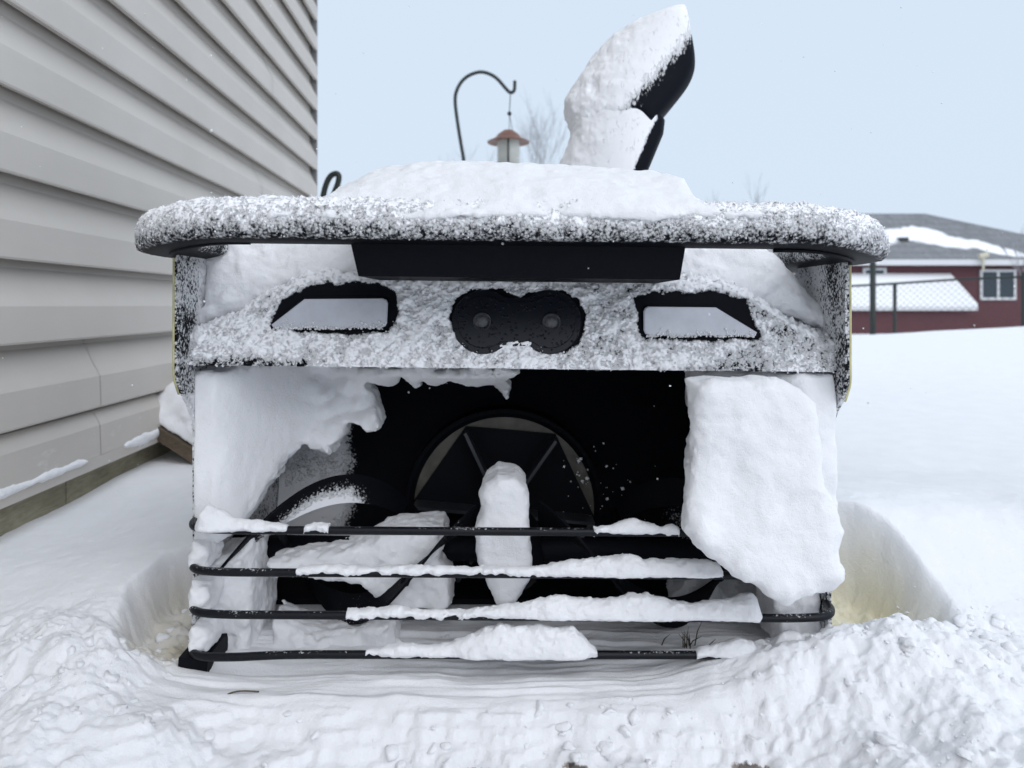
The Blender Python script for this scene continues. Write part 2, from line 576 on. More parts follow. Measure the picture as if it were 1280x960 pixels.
# soft surface of the fresh snow, ruts left in the packed lane
fresh = (1 - rub) * (1 - inlane * ss(1.3, 1.0, GY))
Z0 = Z0 + fresh * (0.006 * nf(5, 3, 41) + 0.0014 * nf(55, 3, 43) * ss(1.6, 1.0, GY)) * ss(30, 3, GY) + 0.05 * nf(0.35, 3, 47) * ss(2.5, 6, GY)
rut = fbm(GX * 4, GY * 70, 0 * GX, 1.0, 4, 51, 0.6)
rut2 = fbm(GX * 9, GY * 230, 0 * GX, 1.0, 2, 57, 0.6)
lane_n = inlane * (1 - drop) * ss(0.90, 0.84, GY) * near
Z0 = Z0 + lane_n * (0.0065 * rut + 0.002 * rut2 + 0.004 * nf(20, 3, 53))
Z0 = Z0 + 0.006 * near * (mL + mR) * nf(75, 4, 61, 0.6)
tq = (Z0 + 0.006 * nf(40, 3, 91)) / 0.011
terr = (np.floor(tq) + ss(0.0, 0.22, tq - np.floor(tq))) * 0.011
Z0 = Z0 + near * inlane * ss(0.06, 0.3, drop) * 0.55 * (terr - 0.006 - Z0)
Z0 = Z0 + near * inlane * ss(0.05, 0.5, drop) * 0.004 * nf(110, 4, 93, 0.6)
stain = np.clip(mL * ss(0.09, 0.03, Z0) * ss(0.70, 0.76, GY) * 0.9 + mR * ss(0.17, 0.09, Z0) * ss(0.77, 0.82, GY) * 1.0, 0, 1) * (0.75 + 0.5 * nf(20, 3, 71))
gravel = 0.9 * ss(0.05, 0.35, nf(11, 3, 97)) * ss(-0.024, -0.038, Z0) * drop * ss(-0.34, -0.25, GX) * ss(0.34, 0.25, GX)
gv = np.stack([GX.ravel(), GY.ravel(), Z0.ravel()], 1)
ni, nj = GX.shape
q = (np.arange(ni - 1)[:, None] * nj + np.arange(nj - 1)[None, :]).ravel()
gf = np.stack([q, q + nj, q + nj + 1, q + 1], 1)
o = make('snow_ground', gv, gf, M_GROUND, attrs={'stain': stain.ravel(), 'gravel': gravel.ravel()})
tag(o, kind='structure')
def ground_z(x, y):
    i = np.clip(np.searchsorted(gxs, x), 0, ni - 1); j = np.clip(np.searchsorted(gys, y), 0, nj - 1)
    return float(Z0[i, j])


# ------------------------------------------------------------------ snow built as solids
def snow_solid(name, f, lo, hi, h, label, cat='snow', group=None, mat=None, parent=None, attrs=None, grain=0.0, gsize=1.0):
    v, q = surface_nets(f, lo, hi, h)
    if grain:
        n = int(len(v) * grain)
        c = v[rng.integers(0, len(v), n)] + rng.normal(0, 0.0005, (n, 3))
        v, q = add_grains(v, q, c, 0.0003, 0.0011 * gsize)
    o = make(name, v, q, mat or M_SNOW, parent)
    if label: tag(o, label, cat, group)
    return o

def ridge(name, y0, prof, base, wid, label, group=None, seed=1, h=0.0017, back=None):
    """snow lying along a rod: prof gives (x, height) pairs; base(x) is the rod's top"""
    xs_ = np.array([p[0] for p in prof]); hs = np.array([p[1] for p in prof])
    def f(x, y, z):
        H = np.interp(x, xs_, hs, left=-0.01, right=-0.01)
        H = H * (1 + 0.16 * fbm(x, y, z, 60, 3, seed)) + 0.0012
        H = H * ss(xs_[0] - 0.002, xs_[0] + 0.010, x) * ss(xs_[-1] + 0.002, xs_[-1] - 0.008, x)
        W = np.minimum(wid, 0.0045 + H * 0.55)
        b_ = base(x)
        zz = np.where(z > b_, (z - b_) / np.maximum(H, 1e-4), (b_ - z) / 0.005)
        qd = np.sqrt(((y - y0) / np.maximum(W, 1e-4)) ** 2 + zz ** 2)
        d = (qd - 1) * np.minimum(np.maximum(H, 1e-4), W)
        d = d + 0.0030 * fbm(x, y, z, 120, 4, seed + 7, 0.65) + 0.0007 * vnoise(x * 520, y * 520, z * 520, seed)
        return np.where(H <= 0.0016, 0.01, d)
    zb = [float(base(xs_[0])), float(base(xs_[-1]))]
    return snow_solid(name, f, (xs_[0] - 0.004, y0 - wid - 0.006, min(zb) - 0.010), (xs_[-1] + 0.004, y0 + wid + 0.006, max(zb) + hs.max() * 1.3 + 0.006), h, label, 'snow ridge', group)


# ================================================================== the snow blower
SB = empty('snow_blower', (0, 0.9, 0), 'black robotic snow blower caked in snow, open auger mouth facing the viewer', 'snow blower')
TILT = 0.011                                       # it sits a little low on its right-hand end

# --- side plates
XS = 0.335
def side_plate(sgn):
    prof = [(0.735, 0.428), (0.734, 0.30)]
    prof += [(0.736, 0.292), (0.745, 0.278), (0.758, 0.266), (0.770, 0.250), (0.775, 0.23), (0.776, 0.06), (0.773, 0.03), (0.765, 0.008), (0.765, -0.004)]
    prof += [(1.06, -0.004), (1.08, 0.1), (1.07, 0.25), (1.0, 0.36), (0.90, 0.385), (0.845, 0.425)]
    # fine grid so that the frost has vertices to live on: fill by scan on z
    pz = np.array([p for p in prof])
    sl = []
    fr_y = np.interp
    front = np.array(prof[:11])[::-1]; back = np.array(prof[11:])
    zs = np.linspace(-0.004, 0.428, 110)
    yf = np.interp(zs, front[:, 1], front[:, 0]); yb = np.interp(zs, back[:, 1], back[:, 0])
    yb = np.maximum(yb, yf + 0.01)
    K = 60
    v, cov = [], []
    for xx in (XS, XS - 0.004):
        for i, z in enumerate(zs):
            for k in range(K):
                y = yf[i] + (yb[i] - yf[i]) * (k / (K - 1)) ** 1.3
                v.append((sgn * xx, y, z - TILT * sgn * xx))
    v = np.array(v)
    n = len(zs) * K
    f = []
    for s_ in (0, 1):
        for i in range(len(zs) - 1):
            for k in range(K - 1):
                a = s_ * n + i * K + k
                qd = (a, a + 1, a + K + 1, a + K)
                f.append(qd if (s_ == 0) == (sgn > 0) else qd[::-1])
    rim = [i * K for i in range(len(zs))] + [(len(zs) - 1) * K + k for k in range(1, K)] + [i * K + K - 1 for i in range(len(zs) - 2, -1, -1)] + list(range(K - 2, 0, -1))
    for a, b in zip(rim, rim[1:] + rim[:1]):
        f.append((a, b, b + n, a + n) if sgn < 0 else (b, a, a + n, b + n))
    dep = v[:, 1] - np.interp(v[:, 2], zs, yf)
    cov = 0.58 + 0.25 * ss(0.02, 0.06, dep) + 0.3 * fbm(v[:, 0], v[:, 1], v[:, 2], 22, 3, 3)
    cov = np.where(v[:, 2] < 0.28, 0.72 + 0.35 * fbm(v[:, 0], v[:, 1], v[:, 2], 26, 3, 8), cov)
    o = make('side_plate', v, f, M_FROST, SB, cov=cov)
    auto_smooth(o)
    # yellow edge strip on the outside of the plate
    m = MB()
    pts = [(sgn * (XS + 0.0012), yf[i] + 0.0015, zs[i] - TILT * sgn * XS) for i in range(len(zs) - 1, 0, -1) if zs[i] > 0.277]
    m.tube(pts, 0.0017, 6)
    m.build('edge_strip', M_YELLOW, o, smooth=True)
    return o
M_YELLOW = frost_mat('yellow_edge', base=(0.32, 0.29, 0.10), rough=0.5, snowcol=SNOW)
M_YELLOW = plain_mat('yellow_edge_trim', (0.50, 0.47, 0.24), 0.55, var=0.3, scale=60)
for s_ in (-1, 1): side_plate(s_)

# skid shoes
for s_ in (-1, 1):
    m = MB()
    m.prism([(0.748, -0.008), (0.752, 0.012), (0.79, 0.014), (0.93, 0.02), (0.945, 0.004), (0.93, -0.006), (0.76, -0.009)], s_ * (XS + 0.004), s_ * (XS - 0.026), axis='x')
    auto_smooth(m.build('skid_shoe', M_PLASTIC, SB))

# --- hood with front fascia (a dense sheet: profile along v, width along u)
def face_y(z): return 0.753 + (z - 0.307) * 0.26
NU, NV = 480, 190
us = np.linspace(-0.3305, 0.3305, NU)
vs = np.linspace(0, 1, NV)
U, V = np.meshgrid(us, vs, indexing='ij')
dropU = 0.062 * ss(0.19, 0.335, np.abs(U)) ** 1.2
ztop = 0.402 - dropU
# v 0..0.08 lip turned under, 0.08..0.62 face, 0.62..0.7 rounded shoulder, 0.7..1 top running back
t_lip, t_face, t_top = ss(0, 0.08, V), np.clip((V - 0.08) / 0.54, 0, 1), np.clip((V - 0.62) / 0.38, 0, 1)
zface = 0.3055 + (ztop - 0.012 - 0.3055) * t_face
HYD = np.where(V < 0.08, face_y(0.3055) + 0.03 * (1 - V / 0.08), face_y(zface))
HZ = zface.copy()
ang = np.clip(t_top / 0.16, 0, 1) * math.radians(78)
HYD = np.where(V > 0.62, face_y(ztop - 0.012) + 0.014 * (1 - np.cos(ang)) + 0.20 * np.clip((t_top - 0.16) / 0.84, 0, 1), HYD)
HZ = np.where(V > 0.62, ztop - 0.012 + 0.012 * np.sin(ang) + 0.028 * np.clip((t_top - 0.16) / 0.84, 0, 1), HZ)
cov = 0.86 + 0.20 * fbm(U, HYD, HZ, 38, 4, 5, 0.65) + 0.16 * fbm(U, HYD, HZ, 9, 2, 6)
cov = cov - 0.32 * ss(0.0135, 0.003, HZ - 0.3055 + 0.004 * fbm(U, HYD, HZ, 30, 2, 15)) * ss(0.25, -0.15, fbm(U, HYD, HZ, 12, 2, 4))      # bare streaks along the lip
cov = np.where(V < 0.06, 0.1, cov)
cov = np.where(V > 0.64, 0.95, cov)
d_face = 0.762
def FX(px): return X(px, d_face)
def FZ(py): return Z(py, d_face)
LIGHT_L = [(340, 408), (379, 376), (477, 375), (482, 377), (484, 381), (484, 406), (482, 410), (477, 412), (343, 412)]
LIGHT_R = [(805, 387), (807, 383), (811, 381), (896, 382), (945, 413), (943, 417), (811, 417), (806, 415), (804, 410)]
BARE_L = [(340, 408), (352, 380), (380, 362), (440, 356), (478, 360), (494, 374), (492, 400), (486, 417), (400, 417), (345, 413)]
BARE_R = [(796, 372), (812, 366), (850, 364), (900, 364), (934, 374), (938, 392), (948, 414), (945, 420), (850, 421), (801, 420)]
def wp(poly): return [(FX(a), FZ(b)) for a, b in poly]
nz_e = 0.0045 * fbm(U, HYD, HZ, 110, 3, 19)
for pol in (BARE_L, BARE_R):
    dd = poly_sdf(U, HZ, wp(pol)) + nz_e
    cov = cov * ss(-0.002, 0.004, dd) + 0.02 * (1 - ss(-0.002, 0.004, dd))
def cam_outline(r, waist, n=64):
    pts = []
    c1, c2, cy = 604.5, 687.0, 402.0
    for k in range(n):
        a = 2 * math.pi * k / n
        pts.append((math.cos(a), math.sin(a)))
    xsn = np.linspace(c1 - r, c2 + r, 121)
    top = []
    for xv in xsn:
        a = math.sqrt(max(0, r * r - (xv - c1) ** 2)); b = math.sqrt(max(0, r * r - (xv - c2) ** 2))
        mid = waist if c1 <= xv <= c2 else 0
        k = 8.0
        h = max(a, b, mid)
        top.append(h)
    top = np.array(top)
    ker = np.ones(5) / 5
    sm = np.convolve(np.pad(top, 2, mode='edge'), ker, 'valid'); sm[:6], sm[-6:] = top[:6], top[-6:]
    return [(xv, cy - h) for xv, h in zip(xsn, sm)] + [(xv, cy + h) for xv, h in zip(xsn[::-1][1:-1], sm[::-1][1:-1])]
BARE_C = [(562, 398), (570, 376), (588, 364), (625, 364), (645, 372), (652, 373), (660, 366), (700, 363), (722, 374), (731, 392), (731, 410), (722, 428), (704, 438), (688, 438), (678, 430), (650, 424), (628, 428), (606, 439), (592, 438), (574, 424)]
dd = poly_sdf(U, HZ, wp(BARE_C)) + nz_e * 0.6
cov = cov * ss(-0.001, 0.003, dd) + 0.0 * (1 - ss(-0.001, 0.003, dd))
# relief of the stuck snow
clump = fbm(U, HYD, HZ, 130, 3, 23, 0.6)
cov = np.where((V > 0.06) & (V < 0.70), cov + (0.42 * clump + 0.05) * ss(0.15, 0.5, cov), cov)
rel = ss(0.35, 0.9, cov) * (0.0016 + 0.0050 * clump + 0.0016 * fbm(U, HYD, HZ, 420, 2, 27))
rel = np.maximum(rel, 0)
topn = ss(0.6, 0.72, V)
hv = np.stack([U.ravel(), (HYD - rel * (1 - topn)).ravel(), (HZ + rel * topn * 2.0 + 0.25 * rel * (1 - topn) - TILT * U).ravel()], 1)
q = (np.arange(NU - 1)[:, None] * NV + np.arange(NV - 1)[None, :]).ravel()
hq = np.stack([q, q + NV, q + NV + 1, q + 1], 1)
hc = cov.ravel()
pick = rng.integers(0, len(hv), 16000)
pick = pick[(rng.random(len(pick)) < ss(0.25, 0.95, hc[pick]) * (0.25 + 0.75 * ss(-0.15, 0.25, fbm(hv[pick, 0], hv[pick, 1], hv[pick, 2], 130, 2, 207)))) & (V.ravel()[pick] > 0.07)]
hv2, hq2, hc2 = add_grains(hv, hq, hv[pick] + np.array([0, -0.0008, 0]) + rng.normal(0, 0.0006, (len(pick), 3)), 0.0003, 0.0012, hc, 1.0)
HOOD = make('hood', hv2, hq2, M_FROST, SB, cov=hc2)

# headlights
M_LENS = plain_mat('frosted_lens', (0.52, 0.535, 0.585), 0.35, spec=0.4, var=0.07, scale=60, bmp=0.2, bscale=500)
for pol, bare in ((LIGHT_L, BARE_L), (LIGHT_R, BARE_R)):
    cx = sum(p[0] for p in pol) / len(pol); cz = sum(p[1] for p in pol) / len(pol)
    big = [(cx + (a - cx) * 1.035, cz + (b - cz) * 1.13) for a, b in pol]
    tl = TILT * FX(cx)
    def lens_mb(poly, y_off, dep, bev):
        m = MB()
        pts = [(a, b - tl) for a, b in wp(poly)]
        m.prism(pts, 0, dep, bev=bev)
        m.v = [(x_, face_y(z_ + tl) - y_off + y_, z_) for x_, y_, z_ in m.v]
        return m
    bz = lens_mb(big, 0.0025, 0.012, 0.0015).build('headlight', M_PLASTIC, SB)
    lens_mb(pol, 0.0050, 0.012, 0.0012).build('lens', M_LENS, bz)
    xa, xb_ = min(p[0] for p in pol), max(p[0] for p in pol)
    cc = []
    for k in range(230):
        px_ = random.uniform(xa + 3, xb_ - 3); py_ = max(p[1] for p in pol) + 1.5 - abs(random.gauss(0, 2.6)) * (0.4 + 1.2 * (vnoise(np.array([px_ * 0.11]), np.array([cx]), np.array([0.0]))[0] > 0.0))
        z_ = FZ(py_); cc.append((FX(px_), face_y(z_) - 0.0052, z_ - tl))
    tv, tf = add_grains(np.zeros((0, 3)), np.zeros((0, 4), int), np.array(cc), 0.0005, 0.0017)
    make('frost_fringe', tv, tf, M_SNOW, bz)

# camera module between the headlights
M_GLOSS = plain_mat('dark_glass', (0.016, 0.018, 0.026), 0.22, spec=0.3, var=0.1)
def drops_mat():
    m, nt, b, nodes, links = mat_new('wet_black_panel')
    co = N(nodes, 'NewGeometry').outputs['Position']
    v = N(nodes, 'TexVoronoi'); v.inputs['Scale'].default_value = 260; links.new(co, v.inputs['Vector'])
    h = maprange(nodes, links, v.outputs['Distance'], 0.18, 0.36, 1, 0, True)
    n = noise_node(nodes, links, co, 120, 2)
    h = math_node(nodes, links, 'MULTIPLY', h, maprange(nodes, links, n.outputs['Fac'], 0.42, 0.55))
    links.new(bump(nodes, links, h, 0.7, 0.0012), b.inputs['Normal'])
    b.inputs['Base Color'].default_value = (0.008, 0.0095, 0.015, 1)
    b.inputs['Roughness'].default_value = 0.33
    b.inputs['Specular IOR Level'].default_value = 0.2
    return m
M_WET = drops_mat()
def panel(poly, y_off, dep, bev):
    m = MB()
    tl = TILT * FX(646)
    m.prism([(a, b - tl) for a, b in wp(poly)], 0, dep, bev=bev)
    m.v = [(x_, face_y(z_ + tl) - y_off + y_, z_) for x_, y_, z_ in m.v]
    return m
cmod = panel(cam_outline(40, 30), 0.0030, 0.012, 0.001).build('camera_module', M_WET, SB)
panel(cam_outline(32.5, 25), 0.0046, 0.010, 0.0008).build('cover_plate', M_WET, cmod)
for cxp in (602.5, 689.0):
    cz = FZ(402) - TILT * FX(cxp)
    yb = face_y(cz) - 0.0046
    lm = MB().lathe([(0.0, -0.0012), (0.0055, -0.0010), (0.0078, -0.0016), (0.0086, -0.0022), (0.0094, -0.0020), (0.0100, 0.0), (0.0100, 0.004)], (FX(cxp), yb, cz), 36, 'y')
    lo_ = auto_smooth(lm.build('lens_ring', M_GLOSS, cmod), 50)

M_CAMLENS = plain_mat('misted_lens', (0.07, 0.07, 0.075), 0.35, spec=0.3, var=0.35, scale=300)
for cxp in (602.5, 689.0):
    cz = FZ(402) - TILT * FX(cxp)
    yb = face_y(cz) - 0.0062
    lm = MB().lathe([(0.0, -0.0022), (0.003, -0.0019), (0.0055, -0.0008), (0.0066, 0.001)], (FX(cxp), yb, cz), 32, 'y')
    lm.build('camera_lens', M_CAMLENS, cmod, smooth=True)

# --- bumper: rounded profile swept round a wide U
BX, BR, BF, BE = 0.368, 0.125, 0.630, 0.93
def bumper_path():
    pts = []
    for y in np.linspace(BE, BF + BR, 60, endpoint=False): pts.append((-BX, y, -1, 0))
    for a in np.linspace(0, math.pi / 2, 120, endpoint=False):
        pts.append((-BX + BR - BR * math.cos(a), BF + BR - BR * math.sin(a), -math.cos(a), -math.sin(a)))
    for x in np.linspace(-BX + BR, BX - BR, 380, endpoint=False): pts.append((x, BF, 0, -1))
    for a in np.linspace(math.pi / 2, 0, 120, endpoint=False):
        pts.append((BX - BR + BR * math.cos(a), BF + BR - BR * math.sin(a), math.cos(a), -math.sin(a)))
    for y in np.linspace(BF + BR, BE, 60): pts.append((BX, y, 1, 0))
    return np.array(pts)
bp = bumper_path()
zb_, zt_ = 0.4235, 0.4525
prof = []
hw, hh = 0.030, 0.0145
for a in np.linspace(0, 2 * math.pi, 90, endpoint=False):
    c_, s2 = math.cos(a), math.sin(a)
    e = 0.72
    u_ = hw * math.copysign(abs(c_) ** e, c_); v_ = hh * math.copysign(abs(s2) ** (e if s2 > 0 else 0.5), s2)
    prof.append((u_ - 0.030, v_ + (zb_ + zt_) / 2, c_, s2))
prof = np.array(prof)
PX = bp[:, None, 0] + bp[:, None, 2] * prof[None, :, 0]
PY = bp[:, None, 1] + bp[:, None, 3] * prof[None, :, 0]
PZ = np.broadcast_to(prof[None, :, 1], PX.shape).copy()
nzv = np.broadcast_to(prof[None, :, 3], PX.shape)
zr = (PZ - zb_) / (zt_ - zb_)
cov = 0.50 + 0.44 * ss(0.05, 0.95, zr + 0.10 * fbm(PX, PY, PZ, 40, 3, 33)) + 0.12 * fbm(PX, PY, PZ, 24, 3, 35) + 0.22 * fbm(PX, PY, PZ, 260, 2, 36)
cov = cov * ss(0.0, 0.12, zr)
cov = np.where(nzv > 0.55, 1.0, cov)
lift = ss(0.05, 0.9, nzv) * (0.0085 + 0.003 * fbm(PX, PY, PZ, 18, 4, 37) + 0.003 * fbm(PX, PY, PZ, 160, 3, 38, 0.6))
gr = ss(0.3, 0.7, cov) * (0.0012 + 0.0022 * fbm(PX, PY, PZ, 260, 3, 39, 0.65))
nx_ = bp[:, None, 2] * prof[None, :, 2]; ny_ = bp[:, None, 3] * prof[None, :, 2]
PX = PX + nx_ * gr; PY = PY + ny_ * gr; PZ = PZ + nzv * gr + lift
PZ = PZ - TILT * PX - 0.009 * ss(0.25, 0.37, np.abs(PX))
nb_, np_ = PX.shape
bv = np.stack([PX.ravel(), PY.ravel(), PZ.ravel()], 1)
bf = []
ii = np.arange(nb_ - 1)[:, None]; kk = np.arange(np_)[None, :]
a = (ii * np_ + kk).ravel(); b = (ii * np_ + (kk + 1) % np_).ravel()
bf = np.stack([a, b, b + np_, a + np_], 1)
# the ends shrink to a point inside the plates' depth
for e_ in (0, nb_ - 1):
    sl_ = slice(e_ * np_, (e_ + 1) * np_)
    bv[sl_] = bv[sl_].mean(0) + (bv[sl_] - bv[sl_].mean(0)) * 0.02
bc = cov.ravel()
pick = rng.integers(0, len(bv), 30000)
zrr = zr.ravel()
pick = pick[rng.random(len(pick)) < (0.10 + 0.90 * ss(0.1, 0.95, zrr[pick])) * ss(0.10, 0.25, zrr[pick])]
gc_ = bv[pick] + rng.normal(0, 0.0006, (len(pick), 3))
bv2, bf2, bc2 = add_grains(bv, bf, gc_, 0.0003, 0.0010, bc, 1.0)
BUMP = make('bumper', bv2, bf2, M_FROST_SOFT, SB, cov=bc2)
# grooved foot under each end of the bumper
for s_ in (-1, 1):
    m = MB()
    prs = []
    for a in np.linspace(-0.2, math.pi / 2 + 0.1, 20):
        prs.append((s_ * (BX - BR + (BR - 0.030) * math.cos(a)), BF + BR - (BR - 0.030) * math.sin(a), zb_ - 0.0005 - TILT * s_ * 0.33 - 0.009 * float(ss(0.25, 0.37, BX - BR + (BR - 0.030) * math.cos(a)))))
    m.tube(prs, 0.0022, 6)
    m.build('groove_trim', M_PLASTIC, BUMP, smooth=True)
# bracket below the middle
m = MB()
tb = lambda x_: -TILT * x_
xl0, xr0, xl1, xr1 = X(437, 0.655), X(858, 0.655), X(445, 0.655), X(853, 0.655)
bk = []
ys_ = np.linspace(0.652, 0.80, 40)
zt0, zb0 = 0.426, Z(347, 0.66)
v_, f_, cv_ = [], [], []
nx = 160; nzz = 24
for j in range(nzz):
    t = j / (nzz - 1)
    for i in range(nx):
        s2 = i / (nx - 1)
        xx = (xl1 + (xl0 - xl1) * t) * (1 - s2) + (xr1 + (xr0 - xr1) * t) * s2
        v_.append((xx, 0.657 + 0.008 * (1 - t), zb0 + (zt0 - zb0) * t + tb(xx)))
        cv_.append(0.0)
for j in range(nzz - 1):
    for i in range(nx - 1):
        a = j * nx + i
        f_.append((a, a + 1, a + nx + 1, a + nx))
va = np.array(v_)
cvn = 0.02 + 0.34 * np.maximum(0, fbm(va[:, 0], va[:, 1], va[:, 2], 24, 3, 77))
nfr = len(v_)
v_ += [(x_, 0.80, z_) for x_, _, z_ in v_]
rim = list(range(nx)) + [j * nx + nx - 1 for j in range(1, nzz)] + [(nzz - 1) * nx + i for i in range(nx - 2, -1, -1)] + [j * nx for j in range(nzz - 2, 0, -1)]
for a, b in zip(rim, rim[1:] + rim[:1]): f_.append((b, a, a + nfr, b + nfr))
f_.append(tuple(i + nfr for i in reversed(rim)))
auto_smooth(make('bumper_mount', v_, f_, M_FROST, SB, cov=np.concatenate([cvn, np.zeros(nfr)])))

# --- auger housing: curved back sheet
prof = spline([(0.785, 0.304), (0.86, 0.318), (0.95, 0.30), (1.02, 0.24), (1.045, 0.16), (1.035, 0.08), (0.99, 0.018), (0.93, -0.003)], 8)
hx = np.linspace(-0.329, 0.329, 170)
pa = np.array(prof)
HXg, Kg = np.meshgrid(hx, np.arange(len(pa)), indexing='ij')
Yg, Zg = pa[Kg, 0], pa[Kg, 1]
cov = 0.60 * ss(0.16, 0.07, Zg) * ss(0.17, 0.24, HXg) + 1.1 * ss(-0.20, -0.25, HXg) + 0.75 * ss(0.25, 0.30, HXg)
cov = cov + 0.55 * fbm(HXg, Yg, Zg, 26, 4, 91, 0.6) * ss(0.0, 0.3, cov)
cov = np.where(cov < 0.3, 0, cov)
nk = len(pa)
q = (np.arange(169)[:, None] * nk + np.arange(nk - 1)[None, :]).ravel()
make('auger_housing', np.stack([HXg.ravel(), Yg.ravel(), (Zg - TILT * HXg).ravel()], 1), np.stack([q, q + 1, q + nk + 1, q + nk], 1), M_FROST_IN, SB, cov=cov.ravel())
# scraper blade at the foot of the housing
auto_smooth(MB().prism([(0.925, -0.006), (0.925, 0.003), (0.985, 0.022), (0.985, 0.010)], -0.329, 0.329, axis='x').build('scraper_blade', M_INNER, SB))

# impeller: pale disc, dark six-sided fan, blades
IC = (X(630, 1.0), 1.0, 0.098)
M_TAN = plain_mat('worn_steel', (0.10, 0.093, 0.075), 0.5, metal=0.2, var=0.3, scale=40)
IMP = MB().lathe([(0.0, 0.0), (0.122, 0.0), (0.122, -0.004), (0.128, -0.010), (0.133, -0.008), (0.134, 0.035)], IC, 72, 'y').build('impeller', M_INNER, SB)
auto_smooth(IMP)
MB().lathe([(0.0, -0.002), (0.1215, -0.002), (0.1215, -0.001)], IC, 72, 'y').build('backing_disc', M_TAN, IMP)
m = MB()
hexp = []
for k in range(6):
    a = math.radians(55 + 60 * k)
    hexp.append((IC[0] + 0.1212 * math.cos(a), IC[2] + 0.1212 * math.sin(a)))
m.prism(hexp[::-1], IC[1] - 0.008, IC[1] - 0.0025)
m.build('fan_plate', M_INNER, IMP)
M_EDGE = plain_mat('scuffed_steel', (0.030, 0.032, 0.038), 0.35, spec=0.5, var=0.4, scale=50)
for k in range(6):
    a = math.radians(55 + 60 * k)
    ca, sa = math.cos(a), math.sin(a)
    m = MB()
    pts = []
    for r_, off in ((0.02, 0), (0.118, 0)):
        pts.append((IC[0] + r_ * ca, IC[2] + r_ * sa))
    nx2, nz2 = -sa * 0.002, ca * 0.002
    poly = [(pts[0][0] - nx2, pts[0][1] - nz2), (pts[1][0] - nx2, pts[1][1] - nz2), (pts[1][0] + nx2, pts[1][1] + nz2), (pts[0][0] + nx2, pts[0][1] + nz2)]
    m.prism(poly, IC[1] - 0.045, IC[1] - 0.0085)
    m.build('blade', M_EDGE, IMP)

# --- auger: shaft, gearbox, two ribbon flights a side
AY, AZ, AR = 0.875, 0.082, 0.084
AUG = MB().tube([(-0.329, AY, AZ + 0.003), (0.329, AY, AZ - 0.004)], 0.014, 20).build('auger_shaft', M_INNER, SB, smooth=True)
gb = MB().lathe([(0.0, -0.07), (0.02, -0.068), (0.033, -0.05), (0.036, -0.02), (0.036, 0.05), (0.028, 0.08)], (0.0, AY, AZ), 28, 'y')
auto_smooth(gb.build('gearbox', M_INNER, AUG))
def flight(sgn, ph, x0, x1, cov0, seed, snow_arc=False):
    n = 150
    v, f, cv = [], [], []
    for i in range(n):
        t = i / (n - 1)
        x_ = x0 + (x1 - x0) * t
        th = math.radians(62 + ph - 150 * (x_ - 0.03) / 0.175)
        R_ = AR * (1 - 0.10 * ss(0.06, 0.0, x_ - x0))
        for r_, dx in ((R_, 0), (R_, 0.0035), (R_ - 0.033, 0.0035), (R_ - 0.033, 0)):
            v.append((sgn * (x_ + dx), AY - r_ * math.cos(th), AZ + r_ * math.sin(th) - TILT * sgn * x_))
    for i in range(n - 1):
        for k in range(4):
            l = (k + 1) % 4
            qd = (4 * i + k, 4 * i + l, 4 * i + 4 + l, 4 * i + 4 + k)
            f.append(qd if sgn > 0 else qd[::-1])
    f += [(0, 1, 2, 3), (4 * n - 1, 4 * n - 2, 4 * n - 3, 4 * n - 4)]
    va = np.array(v)
    cv = cov0 + 0.30 * fbm(va[:, 0], va[:, 1], va[:, 2], 20, 3, seed)
    if snow_arc:
        for i in range(n):
            x_ = x0 + (x1 - x0) * i / (n - 1)
            a_ = float(ss(0.16, 0.20, x_) * ss(0.31, 0.26, x_)); cv[4 * i + 2] += a_ * 1.1; cv[4 * i + 3] += a_ * 1.1
    o = make('auger_flight', v, f, M_FROST_IN, AUG, cov=cv)
    auto_smooth(o, 40)
    for t in (0.30, 0.80):
        x_ = x0 + (x1 - x0) * t
        th = math.radians(62 + ph - 150 * (x_ - 0.03) / 0.175)
        MB().tube([(sgn * x_, AY, AZ - TILT * sgn * x_), (sgn * x_, AY - (AR - 0.012) * math.cos(th), AZ + (AR - 0.012) * math.sin(th) - TILT * sgn * x_)], 0.005, 8).build('spoke', M_INNER, o, smooth=True)
flight(-1, 0, 0.03, 0.318, 0.20, 1)
flight(-1, 180, 0.05, 0.318, 0.08, 2, True)
flight(1, 0, 0.03, 0.318, 0.10, 3)
flight(1, 180, 0.05, 0.318, 0.10, 4)

# --- guard bars across the mouth
BAR_Y = 0.741
def bar_z(k):
    l, r = [(662, 667), (715, 720), (768, 773), (818, 819)][k]
    zl, zr = Z(l, BAR_Y), Z(r, BAR_Y)
    return lambda x: zl + (zr - zl) * (np.asarray(x) + 0.32) / 0.64
M_BAR = frost_mat('black_bar', base=(0.004, 0.005, 0.008), rough=0.38, spec=0.25)
for k in range(4):
    bz_ = bar_z(k)
    pts = [(-XS + 0.004, 0.779, 0), (-XS + 0.0045, 0.771, 0), (-XS + 0.0065, 0.762, 0), (-XS + 0.013, 0.751, 0), (-XS + 0.026, 0.744, 0), (-0.28, BAR_Y, 0)]
    pts += [(x_, BAR_Y, 0) for x_ in np.linspace(-0.25, 0.25, 21)]
    pts += [(-a, b, c) for a, b, c in pts[5::-1]]
    dz = -0.003 if k == 3 else 0
    P_ = []
    for a, b, c in pts:
        zz = float(bz_(a))
        if k == 3: zz -= 0.004 * ss(-0.20, -0.33, a)
        P_.append((a, b, zz))
    P_ = spline(P_, 4)
    m = MB().tube(P_, 0.0041, 14)
    va = np.array(m.v)
    cv = 0.10 + 0.25 * fbm(va[:, 0], va[:, 1], va[:, 2], 30, 2, k + 40) + 0.25 * ss(0.001, 0.0035, va[:, 2] - bz_(va[:, 0]))
    make('guard_bar', m.v, m.f, M_BAR, SB, cov=cv)

